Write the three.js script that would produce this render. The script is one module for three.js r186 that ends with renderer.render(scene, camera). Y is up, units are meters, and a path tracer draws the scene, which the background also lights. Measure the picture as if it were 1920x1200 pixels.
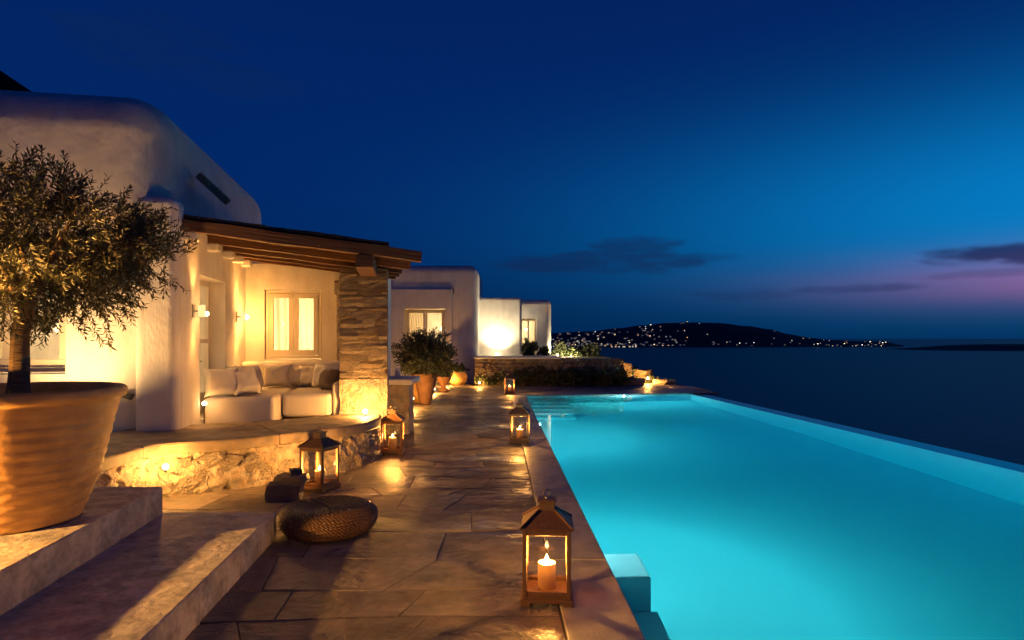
import * as THREE from 'three';
import { RoundedBoxGeometry } from 'three/addons/geometries/RoundedBoxGeometry.js';
import { mergeGeometries, mergeVertices } from 'three/addons/utils/BufferGeometryUtils.js';
import { ImprovedNoise } from 'three/addons/math/ImprovedNoise.js';
import { Brush, Evaluator, SUBTRACTION } from 'three-bvh-csg';

// ---------------------------------------------------------------- camera, sky, light, exposure
const scene = new THREE.Scene();
const camera = new THREE.PerspectiveCamera(53.13, 1.6, 0.05, 60000);
camera.position.set(0, 1.6, 0);
camera.lookAt(0, 1.6, -10);
camera.setViewOffset(1920, 1200, 0, -36, 1920, 1200);
const renderer = new THREE.WebGLRenderer({ antialias: true });
renderer.setSize(1024, 640);
renderer.toneMapping = THREE.LinearToneMapping;
renderer.toneMappingExposure = 1.16;
renderer.shadowMap.enabled = true;

const perlin = new ImprovedNoise();
const n3 = (x, y, z) => perlin.noise(x, y, z);
const fbm = (x, y, z, o = 4) => { let s = 0, a = 0.5; for (let i = 0; i < o; i++) { s += a * n3(x, y, z); x = x * 2.03 + 7.1; y = y * 2.03 + 3.7; z = z * 2.03 + 1.3; a *= 0.5; } return s; };
const sstep = (a, b, x) => { const t = Math.min(1, Math.max(0, (x - a) / (b - a))); return t * t * (3 - 2 * t); };
const lerp = THREE.MathUtils.lerp;
const gauss = (x, s) => Math.exp(-(x * x) / (s * s));

// twilight sky: air and clouds only, the afterglow low on the right
{
  const W = 3072, H = 1536, data = new Float32Array(W * H * 4);
  const GLOW = 50;                                                  // degrees right of straight ahead
  for (let r = 0; r < H; r++) {
    const e = ((r + 0.5) / H - 0.5) * 180;
    for (let c = 0; c < W; c++) {
      const o = (r * W + c) * 4;
      data[o + 3] = 1;
      if (e < -1.5) { data[o] = 0.0006; data[o + 1] = 0.006; data[o + 2] = 0.03; continue; }
      let az = ((c + 0.5) / W - 0.5) * 360 + 90;
      if (az > 180) az -= 360;
      let da = az - GLOW; if (da > 180) da -= 360; if (da < -180) da += 360;
      const up = sstep(14, 62, e), ground = gauss(e, 8);
      let R = lerp(0.0006, 0.0012, up), G = lerp(0.0165, 0.005, up), B = lerp(0.112, 0.05, up);
      G *= 1 - 0.18 * ground; B *= 1 - 0.42 * ground;
      const k = gauss(da, 35), g1 = k * gauss(e - 9, e > 9 ? 8.2 : 6);
      R += 0.001 * g1; G += 0.165 * g1; B += 0.39 * g1;
      const p = gauss(da, 18) * gauss(e - 4.2, e > 4.2 ? 2.0 : 1.6) * (1 + 0.5 * fbm(az * 0.11, e * 0.8, 4.2, 3));
      G += 0.02 * p; B += 0.02 * p; R += 0.23 * p;
      if (e < 34 && Math.abs(az) < 75) {
        let m = 0;
        const nz = fbm(az * 0.16 + 3, e * 0.75, 1.7, 5), nf = fbm(az * 0.5, e * 1.9, 8.1, 4);
        const body = (a0, e0, wa, we, f) => 0.8 * f * sstep(-0.15, 0.95, 1 - ((az - a0) / wa) ** 2 - ((e - e0) / we) ** 2 + 1.5 * nz + 0.7 * nf);
        m = Math.max(m, body(7.5, 6.7, 9.5, 1.15, 0.9), body(11, 8.3, 4.2, 0.9, 0.8), body(15.5, 6.9, 5, 0.4, 0.45));
        m = Math.max(m, body(41, 6.0, 9.5, 0.85, 1.2), body(38, 4.7, 6, 0.35, 0.4), body(27, 4.0, 6, 0.42, 0.6), body(20.5, 3.8, 6, 0.5, 0.35));
        m = Math.max(m, body(-29, 22, 7, 2.6, 0.42), body(-23, 20.6, 5, 1.6, 0.3), body(-62, 9, 12, 1.6, 0.5), body(66, 10, 12, 1.4, 0.5));
        R = lerp(R, 0.004 + 0.25 * R, m); G = lerp(G, 0.016 + 0.1 * G, m); B = lerp(B, 0.062 + 0.12 * B, m);
      }
      data[o] = R; data[o + 1] = G; data[o + 2] = B;
    }
  }
  const t = new THREE.DataTexture(data, W, H, THREE.RGBAFormat, THREE.FloatType);
  t.mapping = THREE.EquirectangularReflectionMapping; t.magFilter = THREE.LinearFilter; t.minFilter = THREE.LinearFilter; t.needsUpdate = true;
  scene.background = t; scene.environment = t;
}
// what is left of the sun: the afterglow, very weak and very soft
const sun = new THREE.DirectionalLight(new THREE.Color(0.75, 0.85, 1), 0.004);
sun.position.set(90, 30, -30); sun.shadow.radius = 20; sun.castShadow = true;
Object.assign(sun.shadow.camera, { left: -30, right: 30, top: 30, bottom: -30, far: 200 });
scene.add(sun, sun.target);

const WARM = new THREE.Color(1, 0.43, 0.09), CANDLE = new THREE.Color(1, 0.42, 0.08), AMBER = new THREE.Color(1, 0.45, 0.09), POOL = new THREE.Color(0.62, 0.97, 1);

// ---------------------------------------------------------------- helpers
let seed = 12345;
const rnd = () => { seed = (seed * 1664525 + 1013904223) >>> 0; return seed / 4294967296; };
const rr = (a, b) => a + (b - a) * rnd();
const V = (x, y, z) => new THREE.Vector3(x, y, z);
const taken = {};
const numbered = (n) => { taken[n] = (taken[n] ?? -1) + 1; return taken[n] ? `${n}_${String(taken[n]).padStart(3, '0')}` : n; };
function thing(name, label, category, x = 0, y = 0, d = 0, turn = 0, group) {      // a Group at the thing's base; d is metres in front of the camera
  const g = new THREE.Group(); g.name = numbered(name); g.position.set(x, y, -d); g.rotation.y = turn;
  g.userData = { label, category }; if (group) g.userData.group = group;
  scene.add(g); return g;
}
function part(name, geo, mat, parent, x = 0, y = 0, z = 0, ry = 0, label) {
  const m = new THREE.Mesh(geo, mat); m.name = name; m.position.set(x, y, z); m.rotation.y = ry;
  if (label) m.userData.label = label;
  parent.add(m); return m;
}
function single(name, label, category, geo, mat, x = 0, y = 0, d = 0, turn = 0, group) {
  const m = part(numbered(name), geo, mat, scene, x, y, -d, turn);
  m.userData = { label, category }; if (group) m.userData.group = group; return m;
}
function structure(name, geo, mat) { const m = part(numbered(name), geo, mat, scene); m.userData = { kind: 'structure' }; return m; }
function point(parent, x, y, z, color, I, soft = 1) { const l = new THREE.PointLight(color, I); l.position.set(x, y, z); l.shadow.radius = soft; l.castShadow = true; parent.add(l); return l; }
function spot(parent, from, to, color, I, angle, penumbra = 1, soft = 1) {
  const l = new THREE.SpotLight(color, I, 0, angle, penumbra); l.position.copy(from); l.target.position.copy(to); l.shadow.radius = soft; l.castShadow = true; parent.add(l, l.target); return l;
}
// uv in metres, by the axis that each face points along
function boxUV(g, s = 1) {
  g = g.index ? g.toNonIndexed() : g;
  const p = g.attributes.position, uv = new Float32Array(p.count * 2), a = V(), b = V(), c = V(), n = V();
  for (let i = 0; i < p.count; i += 3) {
    a.fromBufferAttribute(p, i); b.fromBufferAttribute(p, i + 1); c.fromBufferAttribute(p, i + 2);
    n.subVectors(b, a).cross(c.clone().sub(a)); const ax = Math.abs(n.x), ay = Math.abs(n.y), az = Math.abs(n.z);
    [a, b, c].forEach((q, k) => { const [u, v] = ay >= ax && ay >= az ? [q.x, q.z] : ax >= az ? [q.z, q.y] : [q.x, q.y]; uv[(i + k) * 2] = u * s; uv[(i + k) * 2 + 1] = v * s; });
  }
  g.setAttribute('uv', new THREE.BufferAttribute(uv, 2)); return g;
}
const plain = (g) => { const o = g.index ? g.toNonIndexed() : g; for (const k of Object.keys(o.attributes)) if (!['position', 'normal', 'uv'].includes(k)) o.deleteAttribute(k); return o; };
const merge = (list) => mergeGeometries(list.map(plain), false);
const rbox = (w, h, d, r = 0.01, seg = 2) => new RoundedBoxGeometry(w, h, d, seg, Math.min(r, w / 2.01, h / 2.01, d / 2.01));
const at = (g, x, y, z, ry = 0, rx = 0, rz = 0) => { if (rx) g.rotateX(rx); if (rz) g.rotateZ(rz); if (ry) g.rotateY(ry); return g.translate(x, y, z); };
// a slab over a polygon of [x, d] points, from y0 to y1, edges bevelled
function prism(poly, y0, y1, bevel = 0.01) {
  const s = new THREE.Shape(poly.map(([x, d]) => new THREE.Vector2(x, d)));
  const g = new THREE.ExtrudeGeometry(s, { depth: y1 - y0 - 2 * bevel, bevelEnabled: bevel > 0, bevelSize: bevel, bevelOffset: -bevel, bevelThickness: bevel, bevelSegments: 2 });
  g.rotateX(-Math.PI / 2).translate(0, y0 + bevel, 0);              // shape y becomes -z
  return boxUV(g);
}
function lathe(pts, seg = 32) { return new THREE.LatheGeometry(pts.map(([x, y]) => new THREE.Vector2(x, y)), seg); }
function tube(pts, r, seg = 12, rad = 6) { return new THREE.TubeGeometry(new THREE.CatmullRomCurve3(pts), seg, r, rad, false); }
// a tapered tube through points with radii
function limb(pts, radii, rad = 8, seg = 14) {
  const cv = new THREE.CatmullRomCurve3(pts), g = new THREE.TubeGeometry(cv, seg, 1, rad, false), p = g.attributes.position, q = V(), c = V();
  for (let i = 0; i <= seg; i++) { const t = i / seg, f = t * (radii.length - 1), k = Math.min(radii.length - 2, Math.floor(f)), r = lerp(radii[k], radii[k + 1], f - k); cv.getPointAt(t, c);
    for (let j = 0; j <= rad; j++) { const n = i * (rad + 1) + j; q.fromBufferAttribute(p, n).sub(c).multiplyScalar(r).add(c); p.setXYZ(n, q.x, q.y, q.z); } }
  g.computeVertexNormals(); return g;
}
// an uneven block: 48 triangles
function rockGeo(k, rough = 0.16, round = 0.35) {
  let g = new THREE.BoxGeometry(1, 1, 1, 2, 2, 2); g.deleteAttribute('uv'); g.deleteAttribute('normal'); g = mergeVertices(g);
  const p = g.attributes.position, q = V();
  for (let i = 0; i < p.count; i++) {
    q.fromBufferAttribute(p, i); const l = q.length(); q.multiplyScalar(1 - round * (l - 0.5) / 0.366 * 0.4);
    q.x += rough * n3(q.x * 3 + k * 9.1, q.y * 3, q.z * 3); q.y += rough * n3(q.x * 3, q.y * 3 + k * 5.3 + 40, q.z * 3); q.z += rough * n3(q.x * 3, q.y * 3, q.z * 3 + k * 7.7 + 90);
    p.setXYZ(i, q.x, q.y, q.z);
  }
  const o = boxUV(g); o.computeVertexNormals(); return o;
}

// ---------------------------------------------------------------- computed textures
function texture(W, H, fn, srgb) {       // fn(u, v) -> number or [r, g, b]
  const probe = fn(0, 0), colour = Array.isArray(probe), d = colour ? new Uint8Array(W * H * 4) : new Float32Array(W * H * 4);
  for (let j = 0; j < H; j++) for (let i = 0; i < W; i++) { const v = fn(i / W, j / H), o = (j * W + i) * 4; if (colour) { for (let c = 0; c < 3; c++) d[o + c] = Math.max(0, Math.min(255, v[c] * 255)); d[o + 3] = 255; } else { d[o] = d[o + 1] = d[o + 2] = v; d[o + 3] = 1; } }
  const t = new THREE.DataTexture(d, W, H, THREE.RGBAFormat, colour ? THREE.UnsignedByteType : THREE.FloatType);
  t.wrapS = t.wrapT = THREE.RepeatWrapping; t.magFilter = THREE.LinearFilter; t.minFilter = THREE.LinearFilter; if (srgb) t.colorSpace = THREE.SRGBColorSpace; t.needsUpdate = true; return t;
}
// noise that repeats over the unit square: a torus in noise space, blended
const tile = (f) => (u, v) => { const a = f(u, v), b = f(u - 1, v), c = f(u, v - 1), d = f(u - 1, v - 1); const x = sstep(0, 1, u), y = sstep(0, 1, v); return lerp(lerp(a, b, x), lerp(c, d, x), y); };
const rep = (t, s, s2 = s) => { const c = t.clone(); c.repeat.set(s, s2); c.needsUpdate = true; return c; };

const plasterH = tile((u, v) => 0.5 + 0.75 * fbm(u * 5, v * 5, 3.3, 5) + 0.1 * n3(u * 70, v * 26, 9));
const T_plaster = texture(512, 512, plasterH);
const stoneH = tile((u, v) => 0.5 + 0.7 * fbm(u * 7, v * 7, 11.3, 6) - 0.35 * Math.pow(1 - Math.abs(fbm(u * 5, v * 5, 31, 4)) * 2, 8));
const T_stone = texture(512, 512, stoneH);
const T_stoneC = texture(512, 512, (u, v) => { const a = 0.9 + 0.5 * tile((x, y) => fbm(x * 6, y * 6, 51, 5))(u, v), b = 0.09 * tile((x, y) => n3(x * 9, y * 9, 77))(u, v); return [a + b, a, a - b]; }, true);
const slabH = tile((u, v) => { const c = Math.abs(fbm(u * 3 + 4, v * 3, 61, 5)); return 0.55 + 0.5 * fbm(u * 4, v * 6, 21.3, 6) + 0.2 * fbm(u * 24, v * 24, 5, 4) - 0.16 * sstep(0.012, 0.0, c) * sstep(-0.05, 0.15, fbm(u * 2, v * 2, 14, 3)); });
const T_slab = texture(768, 768, slabH);
const T_slabC = texture(768, 768, (u, v) => { const f = tile((x, y) => fbm(x * 5, y * 5, 81, 6))(u, v), g = tile((x, y) => fbm(x * 2, y * 2, 121, 4))(u, v), h = tile((x, y) => fbm(x * 16, y * 16, 201, 4))(u, v), s = 0.88 + 0.45 * f + 0.4 * g + 0.3 * h; return [s * (1 + 0.16 * g), s, s * (1 - 0.2 * g)]; }, true);
const T_slabR = texture(512, 512, tile((u, v) => Math.min(1, Math.max(0.32, 0.64 + 1.1 * fbm(u * 4, v * 4, 141, 5)))));
const T_wood = texture(256, 512, tile((u, v) => 0.5 + 0.5 * fbm(u * 26, v * 2.2, 4, 4) + 0.3 * n3(u * 5, v * 1.2, 8)));
const T_woodC = texture(256, 512, (u, v) => { const f = 0.88 + 0.5 * tile((x, y) => fbm(x * 22, y * 2, 14, 4))(u, v); return [f, f * 0.96, f * 0.9]; }, true);
const T_clay = texture(512, 512, tile((u, v) => 0.5 + 0.3 * fbm(u * 2, v * 40, 4, 3) + 0.35 * fbm(u * 16, v * 16, 12, 5)));
const T_clayC = texture(512, 512, (u, v) => { const f = tile((x, y) => fbm(x * 3, y * 16, 33, 5))(u, v), g = tile((x, y) => fbm(x * 7, y * 7, 43, 5))(u, v), s = 0.9 + 0.22 * f + 0.3 * g; return [s + 0.02, s, s - 0.08 * g]; }, true);
const T_cloth = texture(256, 256, tile((u, v) => 0.5 + 0.3 * fbm(u * 7, v * 7, 4, 4) + 0.2 * Math.sin(u * 400) * Math.sin(v * 400)));
const T_sea = texture(512, 512, tile((u, v) => 0.5 + 0.6 * fbm(u * 10, v * 10, 6, 5)));

const C = (r, g, b) => new THREE.Color().setRGB(r, g, b);
const mat = (o) => new THREE.MeshStandardMaterial(o);
const phys = (o) => new THREE.MeshPhysicalMaterial(o);
const T_plasterC = texture(512, 512, (u, v) => { const f = tile((x, y) => fbm(x * 14, y * 2.5, 301, 4))(u, v), g = tile((x, y) => fbm(x * 5, y * 5, 311, 5))(u, v), q = 0.95 + 0.1 * f + 0.12 * g; return [q, q - 0.012 * (1 - g), q - 0.03 * (1 - g)]; }, true);
const M = {
  plaster: mat({ color: C(0.8, 0.78, 0.75), map: rep(T_plasterC, 0.45), roughness: 0.9, bumpMap: rep(T_plaster, 0.5), bumpScale: 0.022 }),
  cement: mat({ color: C(0.5, 0.46, 0.42), map: rep(T_slabC, 1.4), roughness: 0.78, bumpMap: rep(T_slab, 0.9), bumpScale: 0.03 }),
  coping: mat({ color: C(0.34, 0.32, 0.3), map: rep(T_slabC, 0.5), roughness: 0.5, bumpMap: rep(T_plaster, 0.9), bumpScale: 0.012 }),
  rubble: mat({ color: C(0.5, 0.42, 0.33), map: rep(T_stoneC, 1.1), roughness: 0.92, bumpMap: rep(T_stone, 1.4), bumpScale: 0.05 }),
  rubble2: mat({ color: C(0.42, 0.33, 0.25), map: rep(T_stoneC, 0.9), roughness: 0.92, bumpMap: rep(T_stone, 1.7), bumpScale: 0.045 }),
  rubble3: mat({ color: C(0.54, 0.47, 0.38), map: rep(T_stoneC, 1.3), roughness: 0.92, bumpMap: rep(T_stone, 1.2), bumpScale: 0.05 }),
  wallCap: mat({ color: C(0.31, 0.24, 0.175), map: rep(T_slabC, 0.8), roughness: 0.7, bumpMap: rep(T_slab, 0.9), bumpScale: 0.02 }),
  mortar: mat({ color: C(0.24, 0.195, 0.15), roughness: 0.9, bumpMap: rep(T_stone, 2), bumpScale: 0.02 }),
  wood: mat({ color: C(0.15, 0.07, 0.03), map: rep(T_woodC, 2, 0.6), roughness: 0.7, bumpMap: rep(T_wood, 2, 0.6), bumpScale: 0.012 }),
  roofTop: mat({ color: C(0.1, 0.075, 0.055), map: rep(T_stoneC, 1), roughness: 0.95, bumpMap: rep(T_stone, 2), bumpScale: 0.03 }),
  frame: mat({ color: C(0.62, 0.55, 0.44), roughness: 0.55, bumpMap: rep(T_wood, 3, 1), bumpScale: 0.003 }),
  lantern: mat({ color: C(0.26, 0.14, 0.065), map: rep(T_woodC, 6, 3), roughness: 0.5, bumpMap: rep(T_wood, 6, 3), bumpScale: 0.003 }),
  lanternOld: mat({ color: C(0.19, 0.15, 0.1), roughness: 0.42, metalness: 0.35, bumpMap: rep(T_stone, 5), bumpScale: 0.003 }),
  black: mat({ color: C(0.02, 0.02, 0.022), roughness: 0.5 }),
  metal: mat({ color: C(0.3, 0.25, 0.2), roughness: 0.35, metalness: 0.8 }),
  pane: phys({ color: C(0.97, 0.97, 0.97), transmission: 1, thickness: 0, roughness: 0.02, ior: 1.5 }),
  wax: mat({ color: C(0.42, 0.24, 0.11), roughness: 0.55 }),
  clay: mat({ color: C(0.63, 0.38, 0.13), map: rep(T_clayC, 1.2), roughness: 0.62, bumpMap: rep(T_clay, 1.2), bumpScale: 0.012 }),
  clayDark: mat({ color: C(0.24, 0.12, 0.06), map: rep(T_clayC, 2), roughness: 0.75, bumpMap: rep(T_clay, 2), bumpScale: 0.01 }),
  soil: mat({ color: C(0.05, 0.035, 0.025), roughness: 1, bumpMap: rep(T_stone, 4), bumpScale: 0.03 }),
  bark: mat({ color: C(0.27, 0.2, 0.14), map: rep(T_woodC, 6, 2), roughness: 0.9, bumpMap: rep(T_wood, 5, 2), bumpScale: 0.02 }),
  leaf: phys({ color: C(1, 1, 1), vertexColors: true, roughness: 0.7, transmission: 0.3, thickness: 0, side: THREE.DoubleSide }),
  cloth: mat({ color: C(0.74, 0.7, 0.64), roughness: 0.95, bumpMap: rep(T_cloth, 3), bumpScale: 0.012 }),
  clothDark: mat({ color: C(0.2, 0.16, 0.13), roughness: 0.95, bumpMap: rep(T_cloth, 3), bumpScale: 0.012 }),
  curtain: phys({ color: C(0.86, 0.78, 0.62), roughness: 1, transmission: 0.55, thickness: 0, side: THREE.DoubleSide }),
  rope: mat({ color: C(0.13, 0.072, 0.036), roughness: 0.32 }),
  poolPlaster: mat({ color: C(0.6, 0.78, 0.79), roughness: 0.8, bumpMap: rep(T_plaster, 0.5), bumpScale: 0.01 }),
  edgeStone: mat({ color: C(0.06, 0.07, 0.08), roughness: 0.6 }),
  sea: phys({ color: C(0.001, 0.013, 0.055), roughness: 0.45, ior: 1.33, specularIntensity: 0.7, bumpMap: rep(T_sea, 900), bumpScale: 0.25 }),
  earth: mat({ color: C(0.09, 0.07, 0.05), roughness: 1, bumpMap: rep(T_stone, 30), bumpScale: 0.15 }),
  farLand: mat({ color: C(0.03, 0.03, 0.035), roughness: 1 }),
  farHouse: mat({ color: C(0.5, 0.48, 0.45), roughness: 0.9 }),
};
const flags = [[0.25, 0.2, 0.16], [0.21, 0.175, 0.145], [0.28, 0.225, 0.175], [0.23, 0.2, 0.175], [0.19, 0.155, 0.13]].map((c, i) => { const m = rep(T_slabC, 0.37 + 0.06 * i), b = rep(T_slab, 0.42 + 0.07 * i); m.offset.set(i * 0.37, i * 0.21); b.offset.set(i * 0.31, i * 0.55); const r = rep(T_slabR, 0.31); return mat({ color: C(...c), map: m, roughnessMap: r, roughness: 0.9, bumpMap: b, bumpScale: 0.055 }); });
const schist = [[0.42, 0.35, 0.27], [0.35, 0.29, 0.23], [0.48, 0.4, 0.3], [0.4, 0.31, 0.21]].map((c, i) => mat({ color: C(...c), map: rep(T_stoneC, 1 + 0.2 * i), roughness: 0.8, bumpMap: rep(T_stone, 1.5 + 0.2 * i), bumpScale: 0.03 }));
const glow = (c, s) => mat({ color: C(0.02, 0.02, 0.02), emissive: c, emissiveIntensity: s, roughness: 0.6 });
const G_flame = glow(C(1, 0.62, 0.24), 14), G_lamp = glow(C(1, 0.74, 0.4), 9), G_soft = glow(C(1, 0.66, 0.3), 4), G_shade = glow(C(1, 0.6, 0.24), 1.3), G_pool = glow(C(0.8, 1, 1), 6);

// ---------------------------------------------------------------- sea, far land, near hillside
{
  const g = new THREE.PlaneGeometry(60000, 46000); g.rotateX(-Math.PI / 2).translate(0, -30, -21000); structure('sea', g, M.sea);
}
const ridgeAt = [[-1400, 8], [-900, 10], [-200, 20], [170, 30], [350, 38], [480, 52], [590, 66], [700, 76], [830, 79], [930, 77], [1070, 62], [1160, 48], [1260, 24], [1340, 9], [1450, -3], [1600, -8], [1690, -9], [1760, -28], [1830, -40]];
const ridge = (x) => { for (let i = 1; i < ridgeAt.length; i++) if (x <= ridgeAt[i][0]) { const [a, b] = ridgeAt[i - 1], [c, d] = ridgeAt[i]; return lerp(b, d, sstep(a, c, x)); } return -40; };
const SHORE = 2530;
const farY = (x, d) => { const h = ridge(x * 2900 / d), t = sstep(SHORE - 40, 2930, d) * (1 - 0.6 * sstep(3000, 3700, d)); return -33 + (h + 33) * Math.pow(t, 0.75) + (h > -20 ? 2.5 * fbm(x * 0.012, d * 0.012, 3, 4) : 0) * t; };
{
  const nx = 150, nd = 26, pos = [], idx = [];
  for (let j = 0; j <= nd; j++) for (let i = 0; i <= nx; i++) { const x = lerp(-1500, 2150, i / nx), d = lerp(SHORE - 60, 3700, j / nd); pos.push(x, farY(x, d), -d); }
  for (let j = 0; j < nd; j++) for (let i = 0; i < nx; i++) { const a = j * (nx + 1) + i, b = a + nx + 1; idx.push(a, a + 1, b, b, a + 1, b + 1); }
  const g = new THREE.BufferGeometry(); g.setAttribute('position', new THREE.Float32BufferAttribute(pos, 3)); g.setIndex(idx); g.computeVertexNormals();
  structure('hill', g, M.farLand);
  const p2 = [], i2 = []; const n2 = 70, m2 = 12;                    // low islet on the right
  for (let j = 0; j <= m2; j++) for (let i = 0; i <= n2; i++) { const x = lerp(1090, 2600, i / n2), d = lerp(1690, 2150, j / m2); const t = sstep(1120, 1420, x) * (1 - sstep(2300, 2600, x)) * Math.sin(Math.PI * j / m2); p2.push(x, -31.5 + 18 * t + 2 * t * fbm(x * 0.01, d * 0.01, 9, 3), -d); }
  for (let j = 0; j < m2; j++) for (let i = 0; i < n2; i++) { const a = j * (n2 + 1) + i, b = a + n2 + 1; i2.push(a, a + 1, b, b, a + 1, b + 1); }
  const h = new THREE.BufferGeometry(); h.setAttribute('position', new THREE.Float32BufferAttribute(p2, 3)); h.setIndex(i2); h.computeVertexNormals(); structure('islet_terrain', h, M.farLand);
}
const landY = (x, d) => {
  const edge = 6.3 - Math.max(0, d - 22) * 0.11 + 0.7 * fbm(d * 0.3, 2, 5, 3), fall = Math.max(0, x - edge);
  let y = d < 21.5 ? -2.6 : -0.35;
  y = d >= 21.5 ? y - fall * 0.75 - Math.max(0, d - 30) * 0.22 - Math.max(0, d - 42) * 0.5 : y - Math.max(0, x - 7.2) * 0.8;
  return Math.max(-34, y + 0.35 * fbm(x * 0.5, d * 0.5, 7, 4));
};
{
  const nx = 120, nd = 120, pos = [], uv = [], idx = [];
  for (let j = 0; j <= nd; j++) for (let i = 0; i <= nx; i++) { const x = lerp(-45, 62, i / nx), d = lerp(-14, 130, j / nd); pos.push(x, landY(x, d), -d); uv.push(x * 0.03, d * 0.03); }
  for (let j = 0; j < nd; j++) for (let i = 0; i < nx; i++) { const a = j * (nx + 1) + i, b = a + nx + 1; idx.push(a, a + 1, b, b, a + 1, b + 1); }
  const g = new THREE.BufferGeometry(); g.setAttribute('position', new THREE.Float32BufferAttribute(pos, 3)); g.setAttribute('uv', new THREE.Float32BufferAttribute(uv, 2)); g.setIndex(idx); g.computeVertexNormals(); structure('hillside', g, M.earth);
}

// ---------------------------------------------------------------- paved path, coping, steps
const copL = (d) => 0.294 - 0.0217 * (d - 3.53), poolL = (d) => 0.70 - 0.022 * (d - 3.4), poolR = (d) => 6.92 - 0.0857 * d;
const path = structure('path', prism([[-9, -3], [0.42, -3], [copL(18) + 0.02, 18.3], [5.9, 19.2], [5.7, 23.6], [-9, 24]], -0.5, -0.014, 0), M.mortar);
{
  // flagstones: rows of uneven slabs, each with a chamfered edge
  const lines = []; let d = 0.7;
  while (d < 23.6) { lines.push(d); d += rr(0.3, 0.62) * (d < 6 ? 1.35 : 1); }
  const wob = (x, k) => 0.2 * n3(x * 1.1, k * 3.1 + 0.4, 0.5) + 0.05 * n3(x * 4, k * 7.7, 3);
  const leftAt = (q) => (q < 5.2 ? -2.1 : q < 6.7 ? -3.6 : q < 9 ? -2.9 : q < 11 ? -2.0 : -3.1);
  const slab = (poly, h) => {                                        // poly: four or five [x, d] corners, top at h
    const c = poly.reduce((a, p) => [a[0] + p[0] / poly.length, a[1] + p[1] / poly.length], [0, 0]), pos = [];
    const inset = (k) => poly.map(([x, q]) => { const dx = c[0] - x, dd = c[1] - q, l = Math.hypot(dx, dd); return [x + dx / l * k, q + dd / l * k]; });
    const out = inset(0.0025), top = inset(0.009), V3 = ([x, q], y) => [x, y, -q];
    const tri = (a, b, e) => pos.push(...a, ...b, ...e);
    for (let i = 0; i < poly.length; i++) {
      const j = (i + 1) % poly.length, yi = h[i], yj = h[j];
      tri(V3(out[i], -0.06), V3(out[j], -0.06), V3(out[j], yj - 0.006)); tri(V3(out[i], -0.06), V3(out[j], yj - 0.006), V3(out[i], yi - 0.006));
      tri(V3(out[i], yi - 0.006), V3(out[j], yj - 0.006), V3(top[j], yj)); tri(V3(out[i], yi - 0.006), V3(top[j], yj), V3(top[i], yi));
      if (i > 0 && i < poly.length - 1) tri(V3(top[0], h[0]), V3(top[i], yi), V3(top[j], yj));
    }
    const g = new THREE.BufferGeometry(); g.setAttribute('position', new THREE.Float32BufferAttribute(pos, 3)); g.computeVertexNormals(); return boxUV(g);
  };
  for (let r = 0; r < lines.length - 1; r++) {
    const a = lines[r], b = lines[r + 1], m = (a + b) / 2, xs = [copL(m) - 0.006]; const stop = leftAt(m);
    while (xs[xs.length - 1] > stop) xs.push(xs[xs.length - 1] - rr(0.3, 0.85) * (m < 6 ? 1.3 : 1));
    for (let i = 0; i < xs.length - 1; i++) {
      const first = i === 0, j0 = first ? 0 : 0.3 * n3(r * 3.37, i * 5.13, 2.3), j1 = 0.3 * n3(r * 3.37, (i + 1) * 5.13, 2.3);
      const x0 = xs[i], x1 = xs[i + 1], k = r * 17 + i, h0 = 0.006 * n3(k * 1.7, 0.3, 2);
      const poly = [[(first ? copL(a) - 0.006 : x0 + j0), a + wob(x0, r)], [(first ? copL(b) - 0.006 : x0 - j0), b + wob(x0, r + 1)], [x1 - j1, b + wob(x1, r + 1)], [x1 + j1, a + wob(x1, r)]];
      part('flagstone', slab(poly, [0, 1, 2, 3].map((q) => h0 + 0.005 * n3(k * 2.1, q * 1.9, 6))), flags[Math.floor(rnd() * flags.length)], path);
    }
  }
  // paving of the strip beyond the pool
  for (let x = -0.25; x < 5.55; x += 0.92) for (const [a, b] of [[19.0, 20.2], [20.2, 21.4], [21.4, 22.5]]) part('flagstone', slab([[x + 0.92, a + 0.1], [x + 0.92, b + 0.1], [x, b], [x, a]], [0, 0, 0, 0]), flags[Math.floor(rnd() * flags.length)], path);
}
{
  const cop = structure('coping', prism([[copL(-1), -1], [poolL(-1) - 0.02, -1], [poolL(18.1) - 0.02, 18.05], [copL(18.1), 18.05]], -0.6, -0.02, 0), M.mortar);
  let d = -1;
  while (d < 18.9) { const e = Math.min(19.0, d + rr(1.5, 2.1)); part('coping_stone', prism([[copL(d), d + 0.002], [poolL(Math.min(d, 18.1)) + 0.012, d + 0.002], [poolL(Math.min(e, 18.1)) + 0.012, e - 0.002], [copL(e), e - 0.002]], -0.055, 0.008, 0.008), M.coping, cop); d = e; }
  for (let x = poolL(18.1) + 0.016; x < 5.7; x += 1.32) { const y = Math.min(5.7, x + 1.316), q = (u) => 18.1 + (u - 0.377) * 0.185; part('coping_stone', prism([[x, q(x) - 0.012], [y, q(y) - 0.012], [y, q(y) + 0.86], [x, q(x) + 0.86]], -0.055, 0.008, 0.008), M.coping, cop); }
}
{
  const st = thing('garden_steps', 'two broad cement steps with the large clay pot standing on the upper one', 'steps', 0, 0, 0);
  part('lower_step', prism([[-2.95, 0.3], [-1.47, 0.3], [-1.9, 5.15], [-2.95, 5.15]], -0.1, 0.21, 0.014), M.cement, st);
  part('upper_step', prism([[-5.6, 0.3], [-2.25, 0.3], [-2.78, 5.09], [-5.6, 5.09]], -0.1, 0.43, 0.016), M.cement, st);
}

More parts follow.
